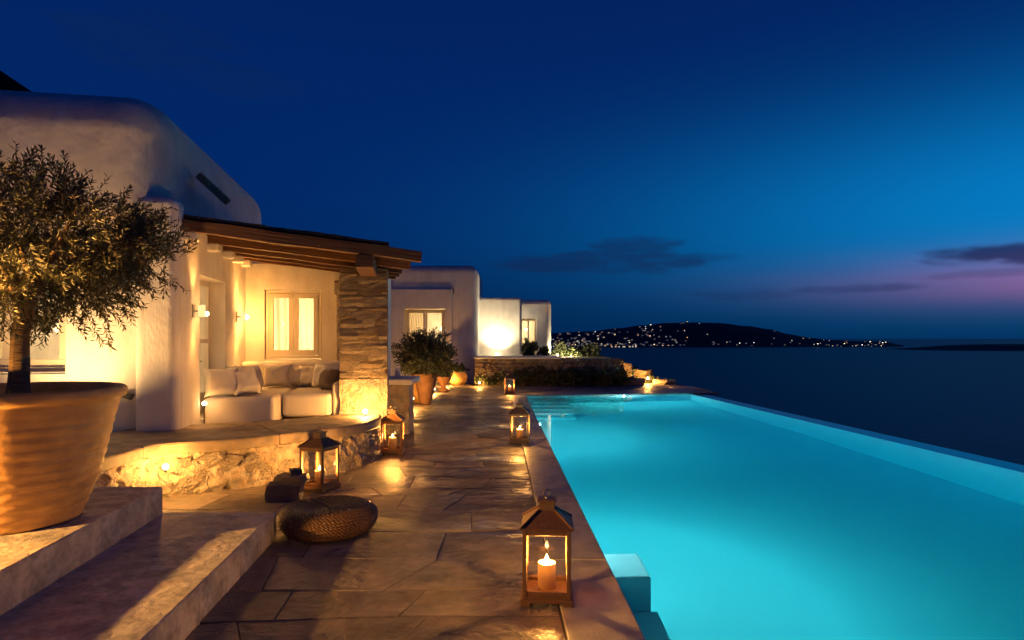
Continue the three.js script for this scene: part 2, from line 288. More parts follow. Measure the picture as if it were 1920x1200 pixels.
// ---------------------------------------------------------------- pool
{
  const NEAR = 0.5, DEEP = -1.85, LEVEL = -0.03;
  const A = [poolL(NEAR), NEAR], B = [poolR(NEAR), NEAR], Cc = [poolR(18.98), 18.98], D = [poolL(18.1), 18.1];
  const basin = thing('swimming_pool', 'long turquoise infinity pool glowing from underwater lamps beside the stone path', 'pool');
  part('floor', prism([[A[0] - 0.3, NEAR - 0.3], [B[0] + 0.3, NEAR - 0.3], [Cc[0] + 0.3, 19.3], [D[0] - 0.3, 18.4]], DEEP - 0.2, DEEP, 0), M.poolPlaster, basin);
  const wall = (p, q, out, top, m) => { const dx = q[0] - p[0], dd = q[1] - p[1], l = Math.hypot(dx, dd), nx = out * dd / l, nd = -out * dx / l; const poly = [p, q, [q[0] + nx * 0.42, q[1] + nd * 0.42], [p[0] + nx * 0.42, p[1] + nd * 0.42]]; return prism(out > 0 ? poly : poly.reverse(), DEEP + 0.002, top, 0); };
  part('long_wall', prism([[A[0] - 0.3, NEAR], A, D, [D[0] - 0.3, 18.1]].map(([x, d]) => [x, d]), DEEP + 0.002, -0.06, 0), M.poolPlaster, basin);
  part('end_wall', prism([D, Cc, [Cc[0], 19.4], [D[0], 18.5]], DEEP + 0.002, -0.06, 0), M.poolPlaster, basin);
  part('end_wall', prism([[A[0], 0.1], [B[0], 0.1], B, A], DEEP + 0.002, -0.06, 0), M.poolPlaster, basin);
  part('infinity_wall', prism([B, [B[0] + 0.43, NEAR], [Cc[0] + 0.43, 19.1], Cc], DEEP + 0.002, LEVEL - 0.016, 0), M.poolPlaster, basin);
  part('overflow_edge', prism([[B[0] + 0.004, NEAR], [B[0] + 0.43, NEAR], [Cc[0] + 0.43, 19.1], [Cc[0] + 0.004, 19.1]], LEVEL - 0.0155, LEVEL - 0.008, 0), M.edgeStone, basin);
  // underwater stairs in the far corner and a ledge by the near end
  for (let k = 0; k < 5; k++) part('underwater_step', prism([[poolL(16) - 0.03, 16.9 - 0.5 * k], [1.5, 16.9 - 0.5 * k], [1.5, 18.6], [poolL(16) - 0.03, 18.6]], DEEP + 0.002, -0.3 - 0.3 * k, 0.008), M.poolPlaster, basin);
  part('underwater_ledge', prism([[poolL(4.8) - 0.02, 4.84], [1.05, 4.84], [1.05, 5.34], [poolL(5.3) - 0.02, 5.34]], DEEP + 0.002, -0.5, 0.02), M.poolPlaster, basin);
  part('underwater_ledge', prism([[poolL(4) - 0.02, 2.6], [1.1, 2.6], [1.1, 4.835], [poolL(4.8) - 0.02, 4.835]], DEEP + 0.002, -1.09, 0.02), M.poolPlaster, basin);
  const lamp = (x, y, d, nx, nd, I) => {
    const g = new THREE.CylinderGeometry(0.09, 0.09, 0.016, 20); g.rotateX(Math.PI / 2);
    const m = part('pool_lamp', g, G_pool, basin, x, y, -d, Math.atan2(nx, -nd));
    point(basin, x + nx * 0.04, y, -(d + nd * 0.04), POOL, I, 1); return m;
  };
  lamp(poolL(5.7), -0.32, 5.7, 1, 0.02, 25);
  lamp(poolL(12.6), -0.34, 12.6, 1, 0.02, 19);
  lamp(3.25, -0.34, 18.1 + (3.25 - 0.377) * 0.185, 0.18, -0.98, 17);
  const w = phys({ color: C(1, 1, 1), transmission: 1, thickness: 1, roughness: 0, ior: 1.333, attenuationColor: C(0.24, 0.825, 0.865), attenuationDistance: 2.6 });
  const water = structure('pool_water', prism([[A[0] - 0.05, NEAR - 0.05], [B[0] + 0.40, NEAR - 0.05], [Cc[0] + 0.40, 19.03], [D[0] - 0.05, 18.15]], DEEP - 0.05, LEVEL, 0), w);
}

// ---------------------------------------------------------------- white house with the porch (own axes: x to the right, -z away)
const HX = -3.9, HD = 7.6, HT = 0.171;
const toWorld = (t, y, s) => [HX + t * Math.cos(HT) - s * Math.sin(HT), y, HD + t * Math.sin(HT) + s * Math.cos(HT)];
const evalr = new Evaluator(); evalr.useGroups = false;
function carve(geo, holes, m) {
  let a = new Brush(plain(geo), m); a.updateMatrixWorld();
  for (const [x0, x1, y0, y1, z0, z1] of holes) { const b = new Brush(plain(new THREE.BoxGeometry(x1 - x0, y1 - y0, z1 - z0)), m); b.position.set((x0 + x1) / 2, (y0 + y1) / 2, (z0 + z1) / 2); b.updateMatrixWorld(); a = evalr.evaluate(a, b, SUBTRACTION); a.updateMatrixWorld(); }
  return boxUV(a.geometry);
}
const boxOf = (x0, x1, y0, y1, z0, z1, r = 0.02, seg = 3) => rbox(x1 - x0, y1 - y0, z1 - z0, r, seg).translate((x0 + x1) / 2, (y0 + y1) / 2, (z0 + z1) / 2);
const B3 = (x0, x1, y0, y1, z0, z1, r = 0.006) => boxUV(boxOf(x0, x1, y0, y1, z0, z1, r, 2));
// casement window in a wall that faces +z, in the opening x0..x1, y0..y1, its frame at depth z
function casement(parent, x0, x1, y0, y1, z, leaves = 2) {
  const f = 0.05, w = part('window', merge([B3(x0, x1, y1 - f, y1, z - 0.07, z), B3(x0, x1, y0, y0 + f, z - 0.07, z), B3(x0, x0 + f, y0 + f, y1 - f, z - 0.07, z), B3(x1 - f, x1, y0 + f, y1 - f, z - 0.07, z)]), M.frame, parent);
  const L = (x1 - x0 - 2 * f) / leaves;
  for (let k = 0; k < leaves; k++) {
    const a = x0 + f + k * L + 0.004, b = a + L - 0.008, q = 0.075, c = y0 + f + 0.004, e = y1 - f - 0.004;
    part('casement', merge([B3(a, b, e - q, e, z - 0.04, z + 0.012), B3(a, b, c, c + q * 1.25, z - 0.04, z + 0.012), B3(a, a + q, c + q * 1.25, e - q, z - 0.04, z + 0.012), B3(b - q, b, c + q * 1.25, e - q, z - 0.04, z + 0.012)]), M.frame, w);
    part('pane', new THREE.BoxGeometry(b - a - 2 * q, e - c - 2.25 * q, 0.004).translate((a + b) / 2, (c + q * 1.25 + e - q) / 2, z - 0.012), M.pane, w);
  }
  return w;
}
function curtain(parent, x0, x1, y0, y1, z, amp = 0.03, folds = 9) {
  const g = new THREE.PlaneGeometry(x1 - x0, y1 - y0, folds * 8, 10), p = g.attributes.position;
  for (let i = 0; i < p.count; i++) { const x = p.getX(i), y = p.getY(i); p.setZ(i, amp * Math.sin((x / (x1 - x0)) * folds * 6.283 + 0.6 * Math.sin(y * 2)) * (0.7 + 0.3 * n3(x * 5, y, 1)) ); }
  g.computeVertexNormals(); return part('curtain', g, M.curtain, parent, (x0 + x1) / 2, (y0 + y1) / 2, z);
}
function roomLamp(parent, x, y, z, I, r = 0.07) { part('room_lamp_globe', new THREE.SphereGeometry(r, 16, 12), G_soft, parent, x, y, z); point(parent, x, y, z, C(1, 0.7, 0.34), I, 3); }
{
  const h = thing('white_house', 'whitewashed rounded villa with a timber porch beside the pool path', 'house', HX, 0, HD, HT);
  // main volume, hollow where the lit rooms are
  part('main_wall', carve(rbox(9, 4.9, 5.8, 0.55, 7).translate(-4.7, 2.12, -2.84), [[-2.55, -1.24, 1.2, 2.75, -0.4, 0.4], [-3.2, -1.0, 0.6, 3.0, -2.2, -0.34], [-2.2, -0.1, 0.56, 2.44, -2.0, -0.5]], M.plaster), M.plaster, h);
  const fw = casement(h, -2.53, -1.26, 1.22, 2.73, -0.12, 2); fw.userData.label = 'lit window behind the olive tree';
  curtain(h, -2.6, -1.95, 1.2, 2.78, -0.44); roomLamp(h, -1.9, 1.75, -1.2, 3.2);
  // thick lower wall along the porch with the door, and the pier at its corner
  part('porch_side_wall', carve(rbox(0.36, 3.0, 3.2, 0.03, 3).translate(-0.18, 1.5, -1.52), [[-0.6, 0.3, 0.56, 2.43, -1.83, -0.62]], M.plaster), M.plaster, h);
  part('corner_pier', boxUV(rbox(0.46, 3.3, 0.34, 0.1, 5).translate(-0.235, 1.6, 0.06)), M.plaster, h);
  const door = part('door', merge([B3(-0.27, -0.21, 0.56, 2.43, -0.7, -0.62), B3(-0.27, -0.21, 0.56, 2.43, -1.83, -1.75), B3(-0.27, -0.21, 2.35, 2.43, -1.75, -0.7), B3(-0.265, -0.215, 0.56, 0.85, -1.75, -0.7), B3(-0.265, -0.215, 0.85, 2.35, -1.26, -1.19), B3(-0.265, -0.215, 1.55, 1.6, -1.75, -0.7)]), M.frame, h);
  for (const [a, b] of [[-1.75, -1.26], [-1.19, -0.7]]) for (const [c, e] of [[0.85, 1.55], [1.6, 2.35]]) part('pane', new THREE.BoxGeometry(0.004, e - c, b - a).translate(-0.24, (c + e) / 2, (a + b) / 2), M.pane, door);
  part('handle', tube([V(-0.2, 1.3, -1.21), V(-0.15, 1.3, -1.21), V(-0.15, 1.3, -1.12)], 0.01, 8, 6), M.metal, door);
  roomLamp(h, -1.2, 1.9, -1.3, 0.8);
  // back wall of the porch with the bright window
  part('porch_back_wall', carve(rbox(2.55, 2.95, 2.6, 0.03, 3).translate(1.055, 1.4, -4.36), [[0.3, 1.22, 1.26, 2.43, -3.4, -2.9], [0.0, 1.9, 0.7, 2.8, -5.2, -3.3]], M.plaster), M.plaster, h);
  casement(h, 0.31, 1.21, 1.27, 2.42, -3.1, 2);
  curtain(h, 0.1, 1.42, 1.0, 2.6, -3.42, 0.035, 11); roomLamp(h, 0.95, 1.7, -4.3, 8);
  part('backrest_ledge', boxUV(rbox(2.2, 0.72, 0.4, 0.05, 4).translate(1.12, 0.88, -2.86)), M.plaster, h);
  part('pilaster', boxUV(merge([rbox(0.5, 2.1, 0.2, 0.03, 3).translate(1.72, 1.45, -2.98), rbox(0.56, 0.24, 0.28, 0.03, 3).translate(1.72, 2.46, -2.98)])), M.rubble, h);
  { const loc = (x, d) => { const c = Math.cos(HT), n = Math.sin(HT), X = x - HX, D = d - HD; return [X * c + D * n, -X * n + D * c]; };
    part('terrace_floor', prism([[-4.4, 7.2], [-3.3, 7.4], [-2.5, 7.9], [-2.15, 8.5], [-2.1, 9.0], [-1.98, 9.25], [-2.15, 11.1], [-5.2, 11.1]].map(([x, d]) => loc(x, d)), 0.1, 0.45, 0), M.wallCap, h); }
  // timber porch roof: beams fall outward, a purlin on the pillar carries them
  const slope = -0.113, by = 2.89;
  const beam = (t0, t1, s, w, hh, k, s1 = s) => {
    const L = Math.hypot(t1 - t0, s1 - s), g = new THREE.BoxGeometry(L, hh, w, 10, 2, 2), p = g.attributes.position;
    for (let i = 0; i < p.count; i++) { const x = p.getX(i), y = p.getY(i), z = p.getZ(i); p.setXYZ(i, x, y + 0.016 * n3(x * 1.6, y * 4, k * 5.5) , z + 0.016 * n3(x * 1.6 + 30, z * 4, k * 3.3)); }
    g.computeVertexNormals(); return g;
  };
  const along = (g) => { const u = g.attributes.uv; for (let i = 0; i < u.count; i++) u.setXY(i, u.getY(i), u.getX(i)); return g; };
  const beams = [[-0.02, 2.80, 0.03, 0.15, 0.13], [-0.1, 2.68, 1.02, 0.14, 0.13], [-0.1, 2.56, 1.76, 0.14, 0.13], [-0.1, 2.46, 2.84, 0.13, 0.13], [-0.1, 2.52, 2.3, 0.13, 0.13]];
  beams.forEach(([t0, t1, s, w, hh], k) => {
    const L = t1 - t0, m = part('beam', along(boxUV(beam(0, L / Math.cos(0.108), 0, w, hh, k))), M.wood, h, (t0 + t1) / 2, by + hh / 2 + slope * ((t0 + t1) / 2), -s);
    m.rotation.z = Math.atan(slope);
  });
  part('purlin', along(boxUV(at(beam(0, 3.1, 0, 0.22, 0.15, 9), 2.1, by + slope * 2.1 - 0.085, -1.5, Math.PI / 2))), M.wood, h);
  for (const q of [0.08, 1.02, 1.76, 2.3, 2.84]) part('corbel', boxUV(rbox(0.2, 0.11, 0.17, 0.03, 3)), M.plaster, h, 0.04, by - 0.058, -q);
  for (let k = 0; k < 11; k++) { const x0 = -0.1 + k * 0.222, w = 0.214, L = 3.02 + 0.03 * n3(k * 3.3, 1, 1), m = part('roof_board', boxUV(rbox(w, 0.02, L, 0.004, 1)), M.wood, h, x0 + w / 2, by + 0.144 + slope * (x0 + w / 2), -1.55); m.rotation.z = Math.atan(slope); }
  {
    const g = new THREE.BoxGeometry(2.5, 0.04, 3.1, 60, 2, 20), p = g.attributes.position;
    for (let i = 0; i < p.count; i++) { const x = p.getX(i), y = p.getY(i), z = p.getZ(i); if (y > 0) p.setY(i, y + 0.022 * fbm(x * 4, 1, z * 4, 3)); p.setZ(i, z + 0.02 * n3(x * 6, y * 9, 4) * (Math.abs(z) > 1.5 ? 1 : 0)); }
    g.computeVertexNormals(); const m = part('roof_covering', boxUV(g), M.roofTop, h, 1.15, by + 0.176 + slope * 1.15, -1.56); m.rotation.z = Math.atan(slope);
  }
  // stone pillar: plastered rubble foot, courses of flat stones above
  const pil = part('pillar', boxUV(rbox(0.54, 2.3, 0.54, 0.02, 1).translate(2.02, 1.4, -1.5)), M.mortar, h); pil.userData.label = 'square stone pillar of flat courses';
  {
    const g = new THREE.BoxGeometry(0.66, 0.62, 0.66, 26, 24, 26), p = g.attributes.position, nn = g.attributes.normal;
    for (let i = 0; i < p.count; i++) { const x = p.getX(i), y = p.getY(i), z = p.getZ(i), k = 0.05 * fbm(x * 5 + 9, y * 5, z * 5, 5); p.setXYZ(i, x * (1 + k * 1.6), y, z * (1 + k * 1.6)); }
    g.computeVertexNormals(); part('foot', boxUV(g), M.rubble, pil, 2.02, 0.72, -1.5);
    const rocks = [0, 1, 2, 3, 4, 5].map((k) => rockGeo(k + 20, 0.05, 0.1)); let y = 1.035;
    while (y < 2.56) {
      const hh = rr(0.05, 0.11), cut = [-0.33]; while (cut[cut.length - 1] < 0.14) cut.push(Math.min(0.33, cut[cut.length - 1] + rr(0.16, 0.42))); if (cut[cut.length - 1] < 0.33) cut.push(0.33);
      for (let i = 0; i < cut.length - 1; i++) { const w = cut[i + 1] - cut[i], m = part('course_stone', rocks[Math.floor(rnd() * 6)], schist[Math.floor(rnd() * 4)], pil, 2.02 + cut[i] + w / 2, y + hh / 2, -1.5 + rr(-0.006, 0.006)); m.scale.set(w * 1.04, hh * 1.16, 0.66 + rr(-0.012, 0.012)); }
      y += hh;
    }
  }
  const sp = part('roof_spout', boxUV(at(rbox(0.5, 0.1, 0.14, 0.02, 2), 0, 0, 0, 0, 0, -0.75)), mat({ color: C(0.6, 0.4, 0.26), map: rep(T_woodC, 2, 0.6), roughness: 0.8 }), h, 0.06, 3.62, -1.0); sp.userData.label = 'weathered wooden rain spout';
  // dark pitched roof behind the parapet
  const rg = new THREE.CylinderGeometry(0.05, 5.6, 1.87, 4, 1); rg.rotateY(Math.PI / 4); part('pitched_roof', boxUV(rg.toNonIndexed()), M.roofTop, h, -6.3, 5.86, -3.98);
  part('upper_room_wall', boxUV(rbox(5.6, 0.9, 5.6, 0.1, 3).translate(-6.5, 4.35, -3.9)), M.plaster, h);
  part('terrace_block', boxUV(rbox(5, 0.6, 2.6, 0.02, 2).translate(-3.4, 0.246, 1.2)), M.cement, h);
}

// ---------------------------------------------------------------- rough stone seat wall along the path
const rockSet = [...Array(10).keys()].map((k) => rockGeo(k, 0.26, 0.5));
{
  const w = thing('stone_seat_wall', 'low curved rubble seat wall with a smooth stone cap in front of the porch', 'wall');
  const line = [[-3.66, 5.1], [-3.63, 6.2], [-3.61, 6.44], [-3.5, 6.55], [-3.3, 6.63], [-2.9, 6.85], [-2.44, 7.3], [-2.05, 7.68], [-1.86, 8.1], [-1.80, 8.55], [-1.86, 8.95]];
  const back = [[-2.4, 8.98], [-3.04, 8.35], [-3.84, 7.98], [-4.5, 7.5], [-4.5, 5.1]];
  const cv = new THREE.CatmullRomCurve3(line.map(([x, d]) => V(x, 0, d)), false, 'catmullrom', 0.3), N = 300, sm = cv.getSpacedPoints(N);
  const outline = cv.getSpacedPoints(60).map((p) => [p.x, p.z]);
  part('core', prism([...outline.map(([x, d], i) => [x - 0.06, d + 0.06]), ...back], -0.05, 0.424, 0), M.mortar, w);
  // rough face: a relief grid
  const rows = 26, pos = [], uv = [], idx = [];
  for (let j = 0; j <= rows; j++) for (let i = 0; i <= N; i++) {
    const p = sm[i], a = sm[Math.max(0, i - 2)], b = sm[Math.min(N, i + 2)], tx = b.x - a.x, td = b.z - a.z, l = Math.hypot(tx, td), nx = td / l, nd = -tx / l, y = -0.03 + 0.452 * j / rows, s = i / N * 5.6;
    const q = fbm(s * 3.1, y * 3.6, 2.2, 5), k = 0.12 * q + 0.045 * (1 - Math.abs(fbm(s * 3.4, y * 4.4, 8, 4)) * 4) - 0.03;
    pos.push(p.x + nx * k, y + 0.012 * n3(s * 9, y * 9, 4), -(p.z + nd * k)); uv.push(s, y);
  }
  for (let j = 0; j < rows; j++) for (let i = 0; i < N; i++) { const a = j * (N + 1) + i, b = a + N + 1; idx.push(a, a + 1, b, b, a + 1, b + 1); }
  const g = new THREE.BufferGeometry(); g.setAttribute('position', new THREE.Float32BufferAttribute(pos, 3)); g.setAttribute('uv', new THREE.Float32BufferAttribute(uv, 2)); g.setIndex(idx); g.computeVertexNormals();
  const face = part('rough_face', g, M.rubble, w);
  for (let i = 0; i < 46; i++) {
    const t = 0.27 + 0.72 * (i + rnd()) / 46, p = cv.getPointAt(t), tan = cv.getTangentAt(t), a = Math.atan2(tan.x, tan.z), row = i % 3, m = part('stone', rockSet[Math.floor(rnd() * 10)], [M.rubble, M.rubble, M.rubble3][Math.floor(rnd() * 3)], face, p.x - 0.062, 0.07 + row * 0.125 + rr(-0.03, 0.03), -p.z - 0.055);
    m.rotation.set(rr(-0.3, 0.3), Math.PI / 2 - a + rr(-0.2, 0.2), rr(-0.5, 0.5)); m.rotation.order = 'YXZ'; const s = rr(0.13, 0.27); m.scale.set(s * rr(0.9, 1.5), s * rr(0.6, 0.95), s * rr(0.6, 0.9));
  }
  // cap of long slabs
  const cap = (i0, i1, b) => prism([...outline.slice(i0, i1 + 1).map(([x, d]) => [x + 0.03, d - 0.03]), ...b], 0.425, 0.552, 0.022);
  part('cap_stone', cap(0, 15, [[-4.5, 6.6], [-4.5, 5.1]]), M.wallCap, w);
  part('cap_stone', prism([[outline[15][0] + 0.03, outline[15][1] - 0.024], ...outline.slice(16, 34).map(([x, d]) => [x + 0.03, d - 0.03]), [-3.35, 8.2], [-3.84, 7.98], [-4.5, 7.5], [-4.5, 6.61]], 0.425, 0.55, 0.022), M.wallCap, w);
  part('cap_stone', prism([...outline.slice(33).map(([x, d]) => [x + 0.035, d - 0.022]), [-2.4, 8.98], [-3.04, 8.35], [-3.34, 8.2]], 0.425, 0.551, 0.022), M.wallCap, w);
}
{
  const w = thing('parapet_wall', 'short rubble parapet with a pale cap between the porch pillar and the potted shrub', 'wall', -2.02, 0, 11.0);
  part('core', boxUV(rbox(0.5, 0.86, 0.4, 0.02, 1).translate(0, 0.4, -0.05)), M.mortar, w);
  const g = new THREE.BoxGeometry(0.56, 0.84, 0.5, 22, 30, 20), p = g.attributes.position;
  for (let i = 0; i < p.count; i++) { const x = p.getX(i), y = p.getY(i), z = p.getZ(i), k = 0.07 * fbm(x * 5 + 9, y * 5, z * 5 + 4, 5); p.setXYZ(i, x * (1 + k * 1.7), y, z * (1 + k * 1.7)); }
  g.computeVertexNormals(); part('rough_face', boxUV(g), M.rubble, w, 0, 0.4, -0.05);
  part('cap_stone', boxUV(rbox(0.66, 0.1, 1.0, 0.03, 3).translate(0, 0.875, -0.28)), M.plaster, w);
}

// ---------------------------------------------------------------- annexes
{
  const a = thing('white_annex', 'tall rounded white annex with a lit window behind the potted shrub', 'building', -2.94, 0, 23.6);
  part('wall', carve(rbox(3.34, 4.6, 4.4, 0.32, 5).translate(0, 2.05, -2.2), [[-1.02, 0.48, 1.35, 2.72, -0.5, 0.3], [-1.3, 0.8, 0.9, 3.0, -2.2, -0.4]], M.plaster), M.plaster, a);
  part('thick_lower_wall', carve(rbox(2.42, 3.46, 0.2, 0.05, 4).translate(-0.46, 1.73, 0.05), [[-1.02, 0.48, 1.35, 2.72, -0.5, 0.5]], M.plaster), M.plaster, a);
  casement(a, -1.0, 0.46, 1.37, 2.7, -0.12, 2); curtain(a, -1.1, -0.3, 1.1, 2.8, -0.44); roomLamp(a, 0.2, 2.0, -1.2, 4);
  part('plinth_band', boxUV(rbox(3.38, 1.0, 0.06, 0.02, 2).translate(0.0, 0.45, 0.01 + 0.16 - 0.1)), M.plaster, a);
  part('water_pipe', boxUV(rbox(0.05, 0.2, 0.05, 0.01, 1).translate(0.8, 3.36, 0.18)), M.metal, a);
}
{
  const a = thing('white_cottage', 'lower white rounded cottage floodlit from below on the raised terrace', 'building', 0.08, 0.9, 25.0);
  part('wall', boxUV(rbox(1.72, 2.5, 4, 0.1, 5).translate(-0.57, 1.08, -2.0)), M.plaster, a);
  part('recessed_wall', carve(rbox(1.6, 2.42, 3.8, 0.22, 5).translate(0.66, 1.05, -1.95), [[0.26, 0.88, 0.1, 1.5, -0.9, 0.2], [0.1, 1.3, 0.1, 1.8, -2, -0.7]], M.plaster), M.plaster, a);
  const dr = part('door', merge([B3(0.27, 0.32, 0.1, 1.5, -0.52, -0.45), B3(0.82, 0.87, 0.1, 1.5, -0.52, -0.45), B3(0.32, 0.82, 1.43, 1.5, -0.52, -0.45), B3(0.54, 0.6, 0.1, 1.43, -0.52, -0.45)]), M.frame, a);
  part('pane', new THREE.BoxGeometry(0.5, 1.32, 0.004).translate(0.57, 0.77, -0.49), M.pane, dr);
  roomLamp(a, 0.5, 1.1, -1.5, 1.6);
}
{
  const w = thing('retaining_wall', 'rubble retaining wall of the raised terrace below the floodlit cottage', 'wall', 0, 0, 22.3);
  part('core', prism([[-1.3, 0.08], [3.9, 0.08], [3.6, 7.5], [-1.3, 7.5]], -0.4, 0.9, 0).translate(0, 0, 0), M.earth, w);
  let x = -1.28;
  for (let r = 0; r < 6; r++) { x = -1.28; while (x < 3.8) { const ww = rr(0.16, 0.38), m = part('stone', rockSet[Math.floor(rnd() * 10)], [M.rubble2, M.rubble, schist[3]][Math.floor(rnd() * 3)], w, x + ww / 2, 0.08 + r * 0.155, -0.06 + rr(-0.02, 0.02)); m.scale.set(ww * 1.1, 0.165, 0.3); m.rotation.y = rr(-0.1, 0.1); x += ww; } }
  part('cap_slab', boxUV(rbox(3.0, 0.07, 2.9, 0.02, 2).translate(0.2, 0.945, -1.3)), M.plaster, w);
}

// ---------------------------------------------------------------- foliage
function leaves(list) {        // list of {p, dir, n, L, W, c}
  const P = new Float32Array(list.length * 12), Nn = new Float32Array(list.length * 12), Cc = new Float32Array(list.length * 12), I = new Uint32Array(list.length * 6), s = V(), m = V(), q = V();
  list.forEach((l, i) => {
    s.crossVectors(l.dir, l.n).normalize(); const n = q.crossVectors(s, l.dir).normalize();
    m.copy(l.p).addScaledVector(l.dir, l.L * 0.5); const f = l.W * 0.25;
    const v = [l.p, m.clone().addScaledVector(s, l.W / 2).addScaledVector(n, f), l.p.clone().addScaledVector(l.dir, l.L).addScaledVector(n, -l.L * 0.06), m.clone().addScaledVector(s, -l.W / 2).addScaledVector(n, f)];
    v.forEach((a, k) => { a.toArray(P, i * 12 + k * 3); n.toArray(Nn, i * 12 + k * 3); Cc.set(l.c, i * 12 + k * 3); });
    I.set([i * 4, i * 4 + 1, i * 4 + 2, i * 4, i * 4 + 2, i * 4 + 3], i * 6);
  });
  const g = new THREE.BufferGeometry(); g.setAttribute('position', new THREE.BufferAttribute(P, 3)); g.setAttribute('normal', new THREE.BufferAttribute(Nn, 3)); g.setAttribute('color', new THREE.BufferAttribute(Cc, 3)); g.setIndex(new THREE.BufferAttribute(I, 1)); return g;
}
const dirRand = () => { const z = rr(-1, 1), a = rr(0, 6.283), r = Math.sqrt(1 - z * z); return V(r * Math.cos(a), z, r * Math.sin(a)); };
// sprays of leaves in a lumpy ellipsoid: returns [leaf geometry, twig geometry]
function crown(center, rx, ry, rz, twigs, perTwig, L, W, tint, o = {}) {
  const list = [], wood = [], lump = o.lump ?? 0.22, sd = o.seed ?? 1;
  for (let t = 0; t < twigs; t++) {
    const u = dirRand(); if (o.half && u.y < -0.55) { u.y *= -0.5; u.normalize(); }
    const k = (1 + lump * 2 * n3(u.x * 2.1 + sd, u.y * 2.1, u.z * 2.1) + 0.1 * n3(u.x * 6, u.y * 6 + sd, u.z * 6)), f = Math.pow(rr(0.12, 1), 0.42);
    const tl = rr(0.5, 1.25) * (o.twig ?? 0.22), end = V(u.x * rx, u.y * ry, u.z * rz).multiplyScalar(k * f).add(center);
    const d = u.clone().multiplyScalar(0.9).add(dirRand().multiplyScalar(0.55)); d.y += u.y > 0 ? 0.35 : -(o.droop ?? 0.1); d.normalize();
    if (o.gaps && n3(end.x * 3.1 + 5, end.y * 3.1, end.z * 3.1) + 0.5 * n3(end.x * 7, end.y * 7, end.z * 7) < -0.1) continue;
    const base = end.clone().addScaledVector(d, -tl); const bend = dirRand().multiplyScalar(tl * 0.16);
    const P = (s) => base.clone().addScaledVector(d, s * tl).addScaledVector(bend, s * s);
    if (o.wood !== false) wood.push(new THREE.TubeGeometry(new THREE.QuadraticBezierCurve3(P(0), P(0.5), P(1)), 3, o.twigR ?? 0.0022, 3));
    const side = dirRand().cross(d).normalize(), up = side.clone().cross(d).normalize(), tone = rr(0.72, 1.25);
    for (let i = 0; i < perTwig; i++) {
      const s = 0.12 + 0.88 * i / (perTwig - 1), a = i * 2.4 + rr(-0.5, 0.5), out = side.clone().multiplyScalar(Math.cos(a)).addScaledVector(up, Math.sin(a)), dl = d.clone().multiplyScalar(rr(0.45, 0.95)).addScaledVector(out, rr(0.5, 0.95)).normalize();
      const v = tone * rr(0.8, 1.2); list.push({ p: P(s), dir: dl, n: out.clone().multiplyScalar(-0.4).add(dirRand().multiplyScalar(0.5)).add(d).normalize(), L: L * rr(0.7, 1.25), W: W * rr(0.8, 1.2), c: [tint[0] * v, tint[1] * v, tint[2] * v] });
    }
  }
  return [leaves(list), wood.length ? merge(wood) : null];
}
